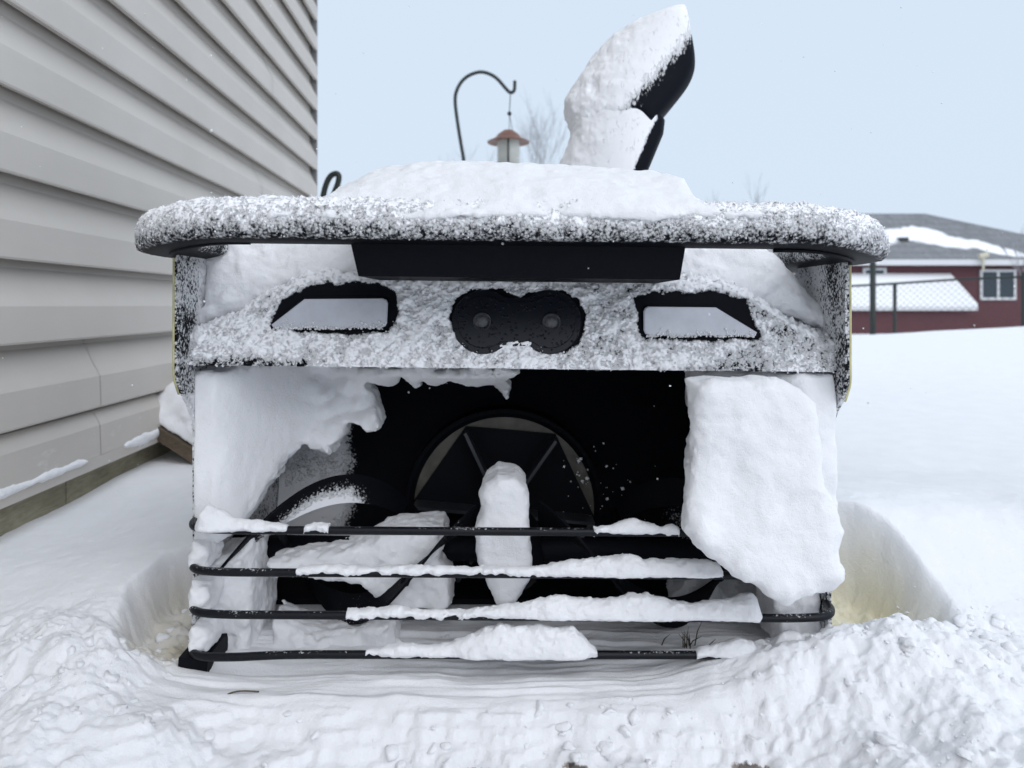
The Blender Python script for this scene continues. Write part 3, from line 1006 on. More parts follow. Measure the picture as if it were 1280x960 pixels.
# --- discharge chute and deflector, streaked with driven snow
CD = 1.20
def cpoly(pts): return [(X(a, CD), Z(b, CD)) for a, b in pts]
def smooth_poly(pts):
    p = spline(pts + pts[:1], 5)[:-1]
    return [tuple(q_) for q_ in p]
chute_pts = cpoly([(690, 250), (700, 205), (712, 180), (722, 150), (728, 100), (800, 90), (815, 120), (834, 148), (832, 165), (800, 240), (795, 255)])
defl_pts = smooth_poly(cpoly([(722, 146), (716, 128), (712, 112), (722, 92), (735, 72), (755, 45), (786, 21), (820, 10), (848, 4), (859, 8), (866, 36), (873, 70), (870, 92), (855, 116), (828, 146), (812, 161), (793, 145), (770, 150)]))
_rl = [(785, 260), (792, 215), (800, 140), (815, 90), (845, 30), (852, 0)][::-1]
RZ = np.array([Z(b, CD) for a, b in _rl])[::-1]; RX = np.array([X(a, CD) for a, b in _rl])[::-1]
def chute_f(pts, d0, d1, rnd, seed, rough):
    def f(x, y, z):
        p2 = poly_sdf(x[:, 0, :], z[0], pts)[:, None, :] if False else poly_sdf(x, z, pts)
        dy = np.abs(y - (d0 + d1) / 2) - (d1 - d0) / 2
        xr = np.interp(z, RZ, RX)
        t_ = x - xr
        fr = d0 + np.where(t_ < 0, 0.75, 0.35) * (np.sqrt(t_ ** 2 + 0.03 ** 2) - 0.03) - y
        q = smax(smax(p2, dy + 0 * p2, 0.012), fr, rnd)
        hole = np.sqrt((x - X(743, CD)) ** 2 + ((z - Z(99, CD)) / 1.5) ** 2 + ((y - d0 - 0.035) / 2.2) ** 2) - 0.0105
        q = smax(q, -hole, 0.006)
        left = ss(0.02, -0.06, x - X(790, CD) - 0.32 * (z - Z(110, CD)))
        return q - left * rough * (0.3 + fbm(x, y, z, 60, 4, seed, 0.65))
    return f
def ridge_x(z): return X(790, CD) + 0.30 * (z - Z(215, CD))     # line where the driven snow is thickest
def add_chute(name, pts, d0, d1, rnd, seed, rough, covf, par):
    px_ = [p[0] for p in pts]; pz_ = [p[1] for p in pts]
    v, q = surface_nets(chute_f(pts, d0, d1, rnd, seed, rough), (min(px_) - 0.012, d0 - 0.012, min(pz_) - 0.012), (max(px_) + 0.012, d1 + 0.012, max(pz_) + 0.012), 0.0026)
    return make(name, v, q, M_STREAK, par, cov=covf(v))
edge1 = [(X(a, CD), Z(b, CD)) for a, b in ((772, 260), (792, 215), (812, 168), (822, 150))]
def cov_chute(v):
    ez = np.array([p[1] for p in edge1]); ex = np.array([p[0] for p in edge1])
    o_ = np.argsort(ez)
    e = np.interp(v[:, 2], ez[o_], ex[o_])
    return np.clip(1.0 - ss(-0.006, 0.002, v[:, 0] - e), 0.03, 1)
edge2 = [(X(a, CD), Z(b, CD)) for a, b in ((796, 150), (800, 138), (818, 116), (842, 88), (864, 64), (882, 40), (892, 10))]
def cov_defl(v):
    ez = np.array([p[1] for p in edge2]); ex = np.array([p[0] for p in edge2])
    o_ = np.argsort(ez)
    e = np.interp(v[:, 2], ez[o_], ex[o_])
    t = v[:, 0] - e + 0.010 * fbm(v[:, 0] * 3, v[:, 1], v[:, 2], 60, 3, 5)
    return np.clip(1.0 - ss(-0.050, 0.012, t) * 0.97, 0.04, 1)
CHUTE = add_chute('chute', chute_pts, CD - 0.02, CD + 0.12, 0.035, 11, 0.005, cov_chute, SB)
add_chute('deflector', defl_pts, CD - 0.024, CD + 0.13, 0.040, 12, 0.006, cov_defl, CHUTE)

# --- carrier body behind the blower head
m = MB()
m.prism([(1.07, 0.06), (1.06, 0.42), (1.10, 0.450), (1.45, 0.450), (1.55, 0.36), (1.55, 0.06)], -0.20, 0.21, axis='x')
auto_smooth(m.build('carrier_body', M_PLASTIC, SB))
for s_ in (-1, 1):
    m = MB()
    pts = []
    for a in np.linspace(math.pi / 2, 3 * math.pi / 2, 14): pts.append((1.22 + 0.11 * math.cos(a), 0.11 + 0.11 * math.sin(a)))
    for a in np.linspace(-math.pi / 2, math.pi / 2, 14): pts.append((1.60 + 0.11 * math.cos(a), 0.11 + 0.11 * math.sin(a)))
    m.prism(pts, s_ * 0.225, s_ * 0.315, axis='x')
    auto_smooth(m.build('crawler_track', M_INNER, SB))

# ================================================================== snow lying on and in the snow blower
# deep cap on the hood
cap_line = [(X(a, 0.72), Z(b, 0.70) + 0.008) for a, b in ((424, 240), (438, 232), (452, 224), (466, 213), (486, 206), (520, 202), (580, 201), (650, 204), (720, 209), (800, 214), (836, 219), (848, 228), (852, 240), (858, 250), (868, 258))]
clx = np.array([p[0] for p in cap_line]); clz = np.array([p[1] for p in cap_line])
def cap_f(x, y, z):
    top = np.interp(x, clx, clz, left=0.44, right=0.44)
    yf = 0.630 + 0.002 * (z - 0.46) / 0.01 + 0.012 * fbm(x, y, z, 12, 3, 4)
    r = 0.035
    rise = np.clip((0.11 - (y - yf)) / 0.11, 0, 1)
    dz = z - (0.452 + (top - 0.452) * (1 - rise ** 1.9))
    d = smax(dz, yf - y, 0.012)
    d = smax(d, y - 1.12, 0.05)
    d = smax(d, np.abs(x - 0.005) - 0.222, 0.02)
    d = smax(d, 0.444 - z, 0.006)
    return d + 0.006 * fbm(x, y, z, 28, 4, 6, 0.55) + 0.0030 * fbm(x, y, z, 150, 3, 8, 0.65)
snow_solid('snow_mound', cap_f, (-0.23, 0.63, 0.425), (0.24, 1.14, 0.58), 0.0032, 'deep white cap of snow heaped on top of the hood behind the bumper', 'snow mound')

# banks lying on both shoulders of the hood
def bank(name, poly, d0, d1, dpl, label, seed, slope=0.0):
    pts = [(X(a, dpl), Z(b, dpl)) for a, b in poly]
    px_ = [p[0] for p in pts]; pz_ = [p[1] for p in pts]
    def f(x, y, z):
        p2 = poly_sdf(x, z, pts) + 0.005 * fbm(x, y, z, 40, 3, seed)
        yf = d0 + slope * (z - min(pz_)) + 0.010 * fbm(x, y, z, 30, 4, seed + 3, 0.6)
        d = smax(p2, yf - y, 0.022)
        d = smax(d, y - d1, 0.02)
        return d + 0.0022 * fbm(x, y, z, 140, 3, seed + 5, 0.6)
    return snow_solid(name, f, (min(px_) - 0.01, d0 - 0.03, min(pz_) - 0.01), (max(px_) + 0.01, d1 + 0.01, max(pz_) + 0.01), 0.0024, label, 'snow bank', 'snow banks on the hood shoulders')
bank('snow_bank', [(246, 280), (478, 280), (478, 350), (400, 354), (350, 366), (310, 386), (262, 402), (238, 418), (236, 400), (256, 380)], 0.772, 0.93, 0.80,
     'snow bank on the hood above the headlight nearer the grey siding', 3, 0.30)
bank('snow_bank', [(816, 290), (946, 290), (972, 318), (1000, 352), (1030, 384), (1050, 412), (1040, 420), (1000, 400), (960, 384), (900, 368), (816, 352)], 0.775, 0.93, 0.80,
     'snow bank with a slanted end on the hood above the headlight nearer the red house', 4, 0.30)

# coat curving down the inside of the left end of the mouth
coat_poly = [(243, 456), (300, 458), (640, 458), (648, 470), (638, 482), (632, 510), (622, 498), (600, 490), (560, 484), (520, 482), (508, 486), (490, 482), (478, 492), (462, 490), (446, 489), (452, 520), (462, 540), (456, 549),
             (432, 548), (420, 546), (412, 556), (392, 580), (372, 578), (360, 568), (350, 572), (330, 610), (312, 642), (298, 662), (243, 664)]
dpl = 0.815
coat_w = [(X(a, dpl), Z(b, dpl)) for a, b in coat_poly]
def coat_f(x, y, z):
    p2 = poly_sdf(x, z, coat_w) + 0.006 * fbm(x, y, z, 60, 4, 14, 0.6) + 0.0028 * fbm(x, y, z, 170, 2, 15)
    u = x + 0.332
    p2 = p2 + 0.016 * (worley(x, 0 * y + 0.31, z, 38, 9) - 0.5) * ss(0.06, 0.12, u) * ss(0.31, 0.29, z)
    yf = 0.770 + 0.100 * ss(0.018, 0.095, u) + 0.01 * ss(0.1, 0.35, u) - 0.075 * ss(0.262, 0.292, z) * ss(0.10, 0.2, u)
    yf = yf + 0.03 * ss(0.20, 0.29, z) * ss(0.03, 0.12, u) - 0.012 * ss(0.30, 0.22, z) * ss(0.12, 0.2, u)
    bulge = worley(x, y * 0.6, z * 1.2, 22, 5)
    yf = yf + 0.034 * (bulge - 0.5) * ss(0.11, 0.17, u) + 0.007 * fbm(x, y, z * 0.45, 32, 4, 16)
    yf = yf + 0.016 * (worley(x, 0.4 * y, z, 46, 19) - 0.45) * ss(0.05, 0.12, u) * ss(0.17, 0.24, z)
    d = smax(p2, yf - y, 0.009)
    bk_ = yf + 0.045
    return smax(smax(d, y - bk_, 0.006), -0.3315 - x, 0.003)
snow_solid('snow_coat', coat_f, (-0.35, 0.74, 0.095), (0.02, 0.98, 0.315), 0.0022, 'curved snow coat lining the inside of the mouth below the headlight nearer the siding', 'snow coat')

# the big slab hanging at the right end of the mouth
slab_poly = [(846, 466), (880, 459), (965, 464), (1000, 478), (1022, 498), (1034, 530), (1036, 600), (1048, 640), (1053, 655), (1046, 690), (1055, 708), (1050, 722), (1036, 734), (1010, 738), (990, 742), (968, 751), (948, 742), (930, 728), (905, 720), (880, 700), (858, 684),
             (843, 660), (846, 620), (848, 590), (856, 540), (852, 505)]
dsl = 0.70
slab_w = [(X(a, dsl), Z(b, dsl)) for a, b in slab_poly]
def slab_f(x, y, z):
    p2 = poly_sdf(x, z, slab_w) + 0.007 * fbm(x, y, z, 30, 5, 24, 0.65) + 0.0025 * fbm(x, y, z, 110, 3, 27)
    yf = 0.682 - 0.020 * ss(0.24, 0.12, z) + 0.014 * fbm(x, y, z, 10, 3, 25) + 0.005 * fbm(x, y, z, 28, 4, 29, 0.6)
    p2 = p2 + 0.30 * np.maximum(0, y - yf)
    d = smax(p2, yf - y, 0.030)
    d = smax(d, y - 0.83, 0.01)
    return d + 0.0014 * fbm(x, y, z, 70, 4, 26, 0.6)
snow_solid('snow_slab', slab_f, (0.14, 0.64, 0.075), (0.335, 0.85, 0.32), 0.0025, 'big ragged white snow slab hanging over the bars below the headlight nearer the red house', 'snow slab')
# the crust behind it under the fascia
crust_poly = [(880, 462), (1044, 464), (1042, 500), (1036, 640), (1000, 640), (960, 560), (880, 520)]
crust_w = [(X(a, 0.79), Z(b, 0.79)) for a, b in crust_poly]
def crust_f(x, y, z):
    p2 = poly_sdf(x, z, crust_w) + 0.004 * fbm(x, y, z, 40, 3, 44)
    yf = 0.805 - 0.055 * ss(0.22, 0.30, x) + 0.010 * fbm(x, y, z, 24, 4, 45)
    d = smax(p2, yf - y, 0.010)
    return smax(smax(d, y - 0.88, 0.008), x - 0.3305, 0.003) + 0.0015 * fbm(x, y, z, 110, 3, 46)
snow_solid('snow_crust', crust_f, (0.17, 0.75, 0.13), (0.335, 0.89, 0.31), 0.0026, 'shaded snow crust under the fascia behind the big slab', 'snow crust')

# the upright lump frozen to the gearbox
lump_poly = [(606, 600), (622, 590), (645, 592), (658, 606), (660, 640), (664, 690), (662, 720), (648, 742), (636, 760), (625, 755), (612, 730), (598, 700), (594, 660), (602, 640), (600, 615)]
lump_w = [(X(a, 0.79), Z(b, 0.79)) for a, b in lump_poly]
def lump_f(x, y, z):
    p2 = poly_sdf(x, z, lump_w) + 0.0035 * fbm(x, y, z, 45, 4, 54)
    d = smax(p2, 0.768 + 0.004 * fbm(x, y, z, 40, 3, 55) + 0.10 * np.abs(x - 0.0) - y, 0.012)
    return smax(d, y - 0.85, 0.01) + 0.0012 * fbm(x, y, z, 150, 3, 56)
snow_solid('snow_lump', lump_f, (-0.06, 0.75, 0.03), (0.035, 0.86, 0.21), 0.0018, 'tall narrow lump of icy snow stuck upright to the gearbox in the mouth centre', 'snow lump')

# snow packed in the left auger
def pack(name, poly, dpl, yf0, yb0, lo_, label, seed, slope=0.0):
    pts = [(X(a, dpl), Z(b, dpl)) for a, b in poly]
    px_ = [p[0] for p in pts]; pz_ = [p[1] for p in pts]
    def f(x, y, z):
        p2 = poly_sdf(x, z, pts) + 0.008 * fbm(x, y, z, 40, 5, seed, 0.65)
        yf = yf0 + slope * (z - min(pz_)) + 0.016 * fbm(x, y, z, 26, 4, seed + 1, 0.6)
        d = smax(p2, yf - y, 0.012)
        d = smax(d, np.abs(x) - 0.3295, 0.003)
        return smax(d, y - yb0, 0.01) + 0.0016 * fbm(x, y, z, 130, 3, seed + 2)
    return snow_solid(name, f, (min(px_) - 0.01, yf0 - 0.02, min(pz_) - 0.01), (max(px_) + 0.01, yb0 + 0.01, max(pz_) + 0.01), 0.0022, label, 'packed snow', 'snow packed in the auger')
pack('snow_pack', [(338, 694), (380, 686), (430, 684), (470, 668), (490, 657), (552, 656), (556, 672), (548, 695), (562, 712), (564, 752), (545, 758), (500, 752), (470, 738), (455, 722), (400, 716), (345, 714)], 0.84, 0.815, 0.90, 0,
     'white snow packed between the auger ribbons left of the upright lump', 63, 0.1)
pack('snow_pack', [(290, 690), (318, 668), (320, 720), (318, 815), (268, 815), (262, 740), (262, 690)], 0.82, 0.80, 0.90, 0, 'snow wedge filling the foot of the mouth beside the left side plate', 66)
pack('snow_pack', [(340, 770), (360, 778), (400, 790), (440, 786), (470, 770), (490, 772), (500, 820), (340, 822)], 0.83, 0.815, 0.88, 0, 'low snow heap under the left auger behind the bottom bar', 67)
pack('snow_pack', [(470, 800), (560, 795), (572, 815), (540, 835), (470, 838)], 0.84, 0.825, 0.92, 0, 'small rounded snow heap under the auger near the gearbox', 68)
pack('snow_pack', [(836, 762), (860, 735), (900, 722), (960, 735), (1020, 740), (1030, 800), (1000, 830), (820, 822)], 0.90, 0.90, 0.98, 0, 'shaded snow packed at the back of the right auger', 69, 0.25)
pack('snow_pack', [(962, 730), (1000, 728), (1040, 720), (1041, 815), (1000, 830), (965, 800)], 0.80, 0.792, 0.86, 0, 'snow sheet clinging inside the right side plate under the big slab', 71)
# snow stuck on the left plate edge between the bars
for ya, yb2, sd_ in ((672, 712, 1), (724, 764, 2), (776, 814, 3)):
    pts = [(X(a, 0.765), Z(b, 0.765)) for a, b in ((243, ya), (262, ya + 6), (266, (ya + yb2) / 2), (262, yb2 - 2), (240, yb2), (238, (ya + yb2) / 2))]
    def f(x, y, z, pts=pts, sd_=sd_):
        p2 = poly_sdf(x, z, pts) + 0.003 * fbm(x, y, z, 60, 3, 80 + sd_)
        d = smax(p2, 0.752 + 0.004 * fbm(x, y, z, 50, 3, 84) - y, 0.012)
        return smax(d, y - 0.80, 0.008) + 0.002 * fbm(x, y, z, 160, 3, 86)
    zc = [p[1] for p in pts]
    snow_solid('snow_clump', f, (-0.345, 0.735, min(zc) - 0.008), (-0.30, 0.81, max(zc) + 0.008), 0.0018,
               ['uppermost snow clump stuck to the left plate edge, under the top bar', 'middle snow clump stuck to the left plate edge between second and third bar', 'lowest snow clump stuck to the left plate edge above the bottom bar'][sd_ - 1],
               'snow clump', 'snow clumps on the left plate edge')

# ridges on the bars
def bar_ridge(k, prof, label, seed):
    bz_ = bar_z(k)
    base_px = [(662, 667), (715, 720), (768, 773), (818, 819)][k]
    pr = []
    for a, b in prof:
        x_ = X(a, BAR_Y)
        pr.append((x_, max(0.0, Z(b, BAR_Y) - float(bz_(x_)) - 0.0035)))
    ridge('snow_ridge', BAR_Y, pr, lambda x: bz_(x) + 0.0035, 0.016, label, 'snow ridges on the guard bars', seed)
bar_ridge(0, [(244, 640), (262, 633), (280, 642), (290, 648), (320, 652), (345, 655), (362, 657), (366, 661)], 'snow ridge at the siding end of the top bar, thick and tapering', 1)
bar_ridge(0, [(374, 661), (380, 657), (400, 655), (414, 657), (418, 661)], 'tiny snow ridge on the top bar beside the thick tapering one', 2)
bar_ridge(0, [(730, 666), (745, 660), (765, 657), (785, 651), (798, 650), (810, 655), (825, 659), (838, 656), (850, 654)], 'humped snow ridge on the top bar running into the big slab', 3)
bar_ridge(1, [(362, 716), (378, 710), (420, 707), (470, 711), (500, 708), (560, 709), (620, 710), (672, 709), (700, 703), (740, 699), (770, 696), (788, 692), (808, 701), (840, 700), (868, 699), (900, 704), (905, 716)], 'long snow ridge on the second bar rising in the middle', 4)
bar_ridge(2, [(424, 769), (440, 763), (470, 762), (500, 758), (515, 763), (545, 764), (580, 765), (620, 760), (650, 756), (690, 747), (712, 748), (750, 751), (780, 747), (808, 742), (840, 752), (880, 754), (915, 750), (938, 742), (945, 748), (954, 768)], 'longest snow ridge, on the third bar, with a peak at its end under the slab', 5)
bar_ridge(3, [(448, 818), (470, 812), (500, 805), (535, 808), (565, 805), (590, 792), (625, 781), (660, 785), (700, 783), (716, 784), (727, 793), (738, 805), (750, 816)], 'tall snow ridge on the bottom bar below the upright lump', 6)
bar_ridge(3, [(862, 818), (880, 811), (905, 804), (925, 800), (940, 803), (948, 812), (951, 818)], 'short pointed snow ridge on the bottom bar near the heaped snow', 7)


# ================================================================== the house with grey siding
WD = Vector((-0.0433, 1, 0)).normalized()
WN = Vector((WD.y, -WD.x, 0))                     # out of the wall, towards the machine
def WP(d, out, z):
    b = Vector((-0.65 - 0.0433 * d, d, 0))
    return tuple(b + WN * out + Vector((0, 0, z)))
def siding_mat():
    m, nt, b, nodes, links = mat_new('grey_vinyl')
    co = N(nodes, 'NewGeometry').outputs['Position']
    mp = N(nodes, 'Mapping'); mp.inputs['Scale'].default_value = (1, 0.12, 1); links.new(co, mp.inputs['Vector'])
    n = noise_node(nodes, links, mp.outputs[0], 60, 5, 0.6)
    n2 = noise_node(nodes, links, co, 3, 4, 0.6)
    c = mixc(nodes, links, maprange(nodes, links, n2.outputs['Fac'], 0.3, 0.7), (0.54, 0.50, 0.455), (0.59, 0.55, 0.505))
    ge = N(nodes, 'NewGeometry')
    sn, sp = N(nodes, 'SeparateXYZ'), N(nodes, 'SeparateXYZ')
    links.new(ge.outputs['True Normal'], sn.inputs[0]); links.new(co, sp.inputs[0])
    mp2 = N(nodes, 'Mapping'); mp2.inputs['Scale'].default_value = (1, 0.35, 1); links.new(co, mp2.inputs['Vector'])
    n5 = noise_node(nodes, links, mp2.outputs[0], 26, 6, 0.72)
    lvl = math_node(nodes, links, 'ADD', maprange(nodes, links, sp.outputs[2], 0.40, 0.12, 0.0, 0.22), n5.outputs['Fac'])
    c = mixc(nodes, links, maprange(nodes, links, lvl, 0.78, 0.95, 0.0, 0.55), c, SNOW)
    n6 = noise_node(nodes, links, mp.outputs[0], 7, 5, 0.7)
    c = mixc(nodes, links, maprange(nodes, links, n6.outputs['Fac'], 0.5, 0.8, 0.0, 0.22), c, (0.36, 0.34, 0.31))
    links.new(c, b.inputs['Base Color'])
    links.new(bump(nodes, links, n.outputs['Fac'], 0.12, 0.002), b.inputs['Normal'])
    b.inputs['Roughness'].default_value = 0.55
    b.inputs['Specular IOR Level'].default_value = 0.3
    return m
M_SIDING = siding_mat()
HOUSE = empty('grey_house', WP(1.5, 0, 0), 'house wall in light grey lapped siding above a weathered wooden base', 'house')
CORNER = 2.85
m = MB()
z_bot = 0.121
def course(zb, h_, d0, d1, lift=0.0):
    pr = [(0.0115, zb + 0.020), (0.0120, zb + 0.0015), (0.0225, zb), (0.0240, zb + 0.003), (0.0225, zb + 0.052), (0.0190, zb + 0.060), (0.0095, zb + 0.076), (0.0030, zb + 0.092), (-0.0035, zb + 0.106), (-0.0050, zb + 0.142)]
    if h_ < 0.11:
        pr = [(a, zb + (b - zb) * 1.0 if b - zb < h_ else zb + h_) for a, b in pr if b - zb <= h_ + 0.012]
    n = len(pr)
    v = [WP(d0, a + lift, b) for a, b in pr] + [WP(d1, a + lift, b) for a, b in pr]
    f = [(i, i + n, i + n + 1, i + 1) for i in range(n - 1)]
    f = [t[::-1] for t in f]
    m.add(v, f)
zl = 0.202 - 0.115
kk_ = 0
zz = zl
while zz < 4.2:
    seams = [-0.8, CORNER]
    r_ = random.random()
    if kk_ == 1: seams = [-0.8, 1.235, CORNER]
    elif kk_ == 0: seams = [-0.8, 1.235, CORNER]
    elif r_ < 0.35: seams = [-0.8, 2.0 + random.random() * 0.5, CORNER]
    for i_, (a, b) in enumerate(zip(seams, seams[1:])):
        if kk_ == 0:
            course(zz + 0.034, 0.0795, a - 0.015 * i_, b, 0.0007 * i_)
        else:
            course(zz, 0.1175, a - 0.015 * i_, b, 0.0007 * i_)
    zz += 0.115; kk_ += 1
sid = m.build('siding', M_SIDING, HOUSE)
auto_smooth(sid, 20)
# starter ledge, base board, core of the house, corner post
m = MB()
def wbox(m, d0, d1, o0, o1, z0, z1):
    v = [WP(d, o_, z) for z in (z0, z1) for d, o_ in ((d0, o0), (d0, o1), (d1, o1), (d1, o0))]
    m.add(v, [(0, 1, 2, 3), (7, 6, 5, 4), (0, 4, 5, 1), (1, 5, 6, 2), (2, 6, 7, 3), (3, 7, 4, 0)])
wbox(m, -0.8, CORNER, -0.002, 0.024, 0.104, 0.1235)
m.build('starter_strip', M_SIDING, HOUSE)
def wood_mat(name, a, b_, sc_):
    m, nt, b, nodes, links = mat_new(name)
    co = N(nodes, 'NewGeometry').outputs['Position']
    mp = N(nodes, 'Mapping'); mp.inputs['Scale'].default_value = sc_; links.new(co, mp.inputs['Vector'])
    n = noise_node(nodes, links, mp.outputs[0], 16, 6, 0.65); n.inputs['Distortion'].default_value = 1.2
    n2 = noise_node(nodes, links, co, 9, 4, 0.6)
    f = math_node(nodes, links, 'MULTIPLY_ADD', n2.outputs['Fac'], 0.6, math_node(nodes, links, 'MULTIPLY', n.outputs['Fac'], 0.5))
    c = mixc(nodes, links, maprange(nodes, links, f, 0.42, 0.68), a, b_)
    links.new(c, b.inputs['Base Color'])
    links.new(bump(nodes, links, n.outputs['Fac'], 0.3, 0.003), b.inputs['Normal'])
    b.inputs['Roughness'].default_value = 0.8
    return m
M_WOOD = wood_mat('weathered_plywood', (0.17, 0.155, 0.10), (0.36, 0.335, 0.24), (6, 1.2, 10))
for a, b in ((-0.8, 1.165), (1.168, CORNER - 0.02)):
    m = MB(); wbox(m, a, b, -0.03, -0.003, -0.15, 0.106); m.build('base_board', M_WOOD, HOUSE)
m = MB(); wbox(m, -0.8, CORNER - 0.03, -3.5, -0.032, -0.15, 4.2); m.build('wall_core', M_SIDING, HOUSE)
m = MB(); wbox(m, CORNER - 0.004, CORNER + 0.012, -0.06, 0.021, 0.06, 4.2); m.build('corner_post', plain_mat('corner_trim', (0.17, 0.17, 0.165), 0.5), HOUSE)

# crumbs of snow on the starter ledge
def ledge(d0, d1, h_, label, seed):
    def f(x, y, z):
        b0 = -0.65 - 0.0433 * y + 0.019
        ss_ = ss(d0, d0 + 0.03, y) * ss(d1, d1 - 0.03, y)
        Hh = h_ * ss_ * (0.8 + 0.5 * fbm(x, y, z, 24, 3, seed)) 
        q = np.sqrt(((x - b0) / 0.009) ** 2 + ((z - 0.123) / np.maximum(Hh, 1e-4)) ** 2)
        d = (q - 1) * np.minimum(0.009, np.maximum(Hh, 1e-4))
        return np.where(Hh < 0.002, 0.01, d + 0.0015 * fbm(x, y, z, 120, 2, seed + 1))
    x0, x1 = -0.65 - 0.0433 * d1, -0.65 - 0.0433 * d0
    snow_solid('snow_sliver', f, (x0 - 0.002, d0, 0.11), (x1 + 0.045, d1, 0.16), 0.0025, label, 'snow sliver', 'snow slivers on the siding ledge')
ledge(0.93, 1.185, 0.009, 'long thin sliver of snow on the ledge under the siding, farther from the plank', 3)
ledge(1.29, 1.47, 0.013, 'short thick sliver of snow on the ledge under the siding, next to the plank', 5)

# the tilted plank by the wall with its heap of snow
M_PLANK = wood_mat('brown_plank', (0.055, 0.040, 0.026), (0.15, 0.11, 0.075), (3, 12, 12))
p0, p1 = Vector((-0.715, 1.44, 0.150)), Vector((-0.43, 1.40, -0.02))
m = MB()
dv = (p1 - p0).normalized(); up = Vector((-dv.z, 0, dv.x)).normalized() * 0.022; bk2 = Vector((0, 0.30, 0))
v = [p0, p1, p1 + bk2, p0 + bk2]; v = [Vector(a) for a in v] + [Vector(a) - up for a in v]
m.add(v, [(3, 2, 1, 0)[::-1], (4, 5, 6, 7)[::-1], (0, 4, 5, 1), (1, 5, 6, 2), (2, 6, 7, 3), (3, 7, 4, 0)])
tag(m.build('wooden_plank', M_PLANK), 'dark brown plank tilted against the foot of the siding under a snow heap', 'plank')
def heap_f(x, y, z):
    s_ = (x - p0.x) / (p1.x - p0.x)
    zb2 = p0.z + (p1.z - p0.z) * s_
    top = 0.262 - 0.9 * np.maximum(0, -(x + 0.635)) - 0.25 * np.maximum(0, x + 0.60) + 0.015 * fbm(x, y, z, 14, 3, 7)
    yf = 1.452 - 0.01 + 0.25 * np.maximum(0, z - zb2) + 0.02 * fbm(x, y, z, 16, 3, 9)
    d = smax(z - top, yf - y, 0.04)
    d = smax(d, zb2 + 0.002 - z, 0.006)
    d = smax(d, y - 1.72, 0.04)
    return d + 0.005 * fbm(x, y, z, 40, 4, 12, 0.6)
snow_solid('snow_heap', heap_f, (-0.74, 1.40, 0.0), (-0.42, 1.75, 0.30), 0.0045, 'rounded snow heap on the tilted plank between siding and snow blower', 'snow heap')


# ================================================================== yard behind
M_IRON = plain_mat('dark_green_iron', (0.018, 0.026, 0.026), 0.5)
M_HOOK2 = plain_mat('black_green_rod', (0.008, 0.014, 0.011), 0.5)
def tag_build(m, name, mat, label, cat, **k): return tag(m.build(name, mat, smooth=True), label, cat, **k)
# shepherd's hook
HD = 3.6
hp = [(592, 300), (586, 250), (580, 203), (573, 160), (569, 128), (571, 113), (578, 101), (588, 93.5), (601, 90), (613, 93), (622, 99), (630, 108), (636, 114.5), (640, 115.5), (643, 112), (643.5, 101)]
pts = [P(a, b, HD) for a, b in hp]
pts = [(pts[0][0] + 0.02, HD, ground_z(pts[0][0], HD) - 0.1)] + pts
tag_build(MB().tube(spline(pts, 6), 0.0085, 10), 'shepherd_hook', M_IRON, 'dark green curled iron garden hook holding the bird feeder', 'garden hook')
# bird feeder
M_COPPER = plain_mat('dull_copper', (0.20, 0.095, 0.065), 0.5, metal=0.2, var=0.3, scale=25)
M_GLASSF = plain_mat('milky_seed_tube', (0.50, 0.51, 0.47), 0.25, var=0.12, scale=18)
fx, fz = X(635.5, HD), Z(178, HD)
FEED = empty('bird_feeder', (fx, HD, Z(232, HD)), 'bird feeder with copper roof and clear tube hanging from the iron hook', 'bird feeder')
u = HD / FP
m = MB().lathe([(0.0, 16 * u), (6 * u, 15 * u), (13 * u, 10 * u), (17 * u, 5 * u), (26.5 * u, 0.5 * u), (26.3 * u, -0.5 * u), (15 * u, 1.5 * u), (0, 2 * u)], (fx, HD, fz), 40)
auto_smooth(m.build('feeder_roof', M_COPPER, FEED), 50)
m = MB().lathe([(14 * u, 2 * u), (14 * u, -44 * u), (12.8 * u, -44 * u), (12.8 * u, 1.8 * u)], (fx, HD, fz), 32)
m.build('feeder_tube', M_GLASSF, FEED, smooth=True)
m = MB().lathe([(0, -44 * u), (20 * u, -44 * u), (23 * u, -40 * u), (24 * u, -41 * u), (21 * u, -48 * u), (0, -48 * u)], (fx, HD, fz), 32)
auto_smooth(m.build('feeder_tray', M_COPPER, FEED), 50)
MB().tube([(fx, HD - 0.062, fz + 0.01), (fx, HD - 0.062, fz - 0.17)], 0.004, 6).build('feeder_rod', M_IRON, FEED)
hk = P(638, 117, HD)
m = MB()
m.tube([hk, (fx + 0.005, HD, Z(142, HD))], 0.0022, 6)
for s_ in (-1, 1): m.tube([(fx + 0.005, HD, Z(142, HD)), (fx + 0.012 + s_ * 0.008, HD, fz + 15 * u)], 0.0014, 6)
m.build('hanging_wire', M_IRON, FEED)
m = MB(); m.lathe([(0, -0.011), (0.008, -0.008), (0.011, 0), (0.008, 0.008), (0, 0.011)], (fx + 0.005, HD, Z(142, HD)), 14)
m.build('bead', M_HOOK2, FEED, smooth=True)
# looped stake by the house corner
LD = 2.2
lp = [(395, 330), (400, 265), (404, 245), (407.5, 231), (413, 220.5), (420, 217), (423.5, 220), (422.5, 229), (418, 241), (412, 260)]
pts = [P(a, b, LD) for a, b in lp]
pts = [(pts[0][0], LD, ground_z(pts[0][0], LD) - 0.1)] + pts
tag_build(MB().tube(spline(pts, 6), 0.0085, 10), 'looped_stake', M_HOOK2, 'black metal stake with a bent loop top by the house corner', 'garden stake')

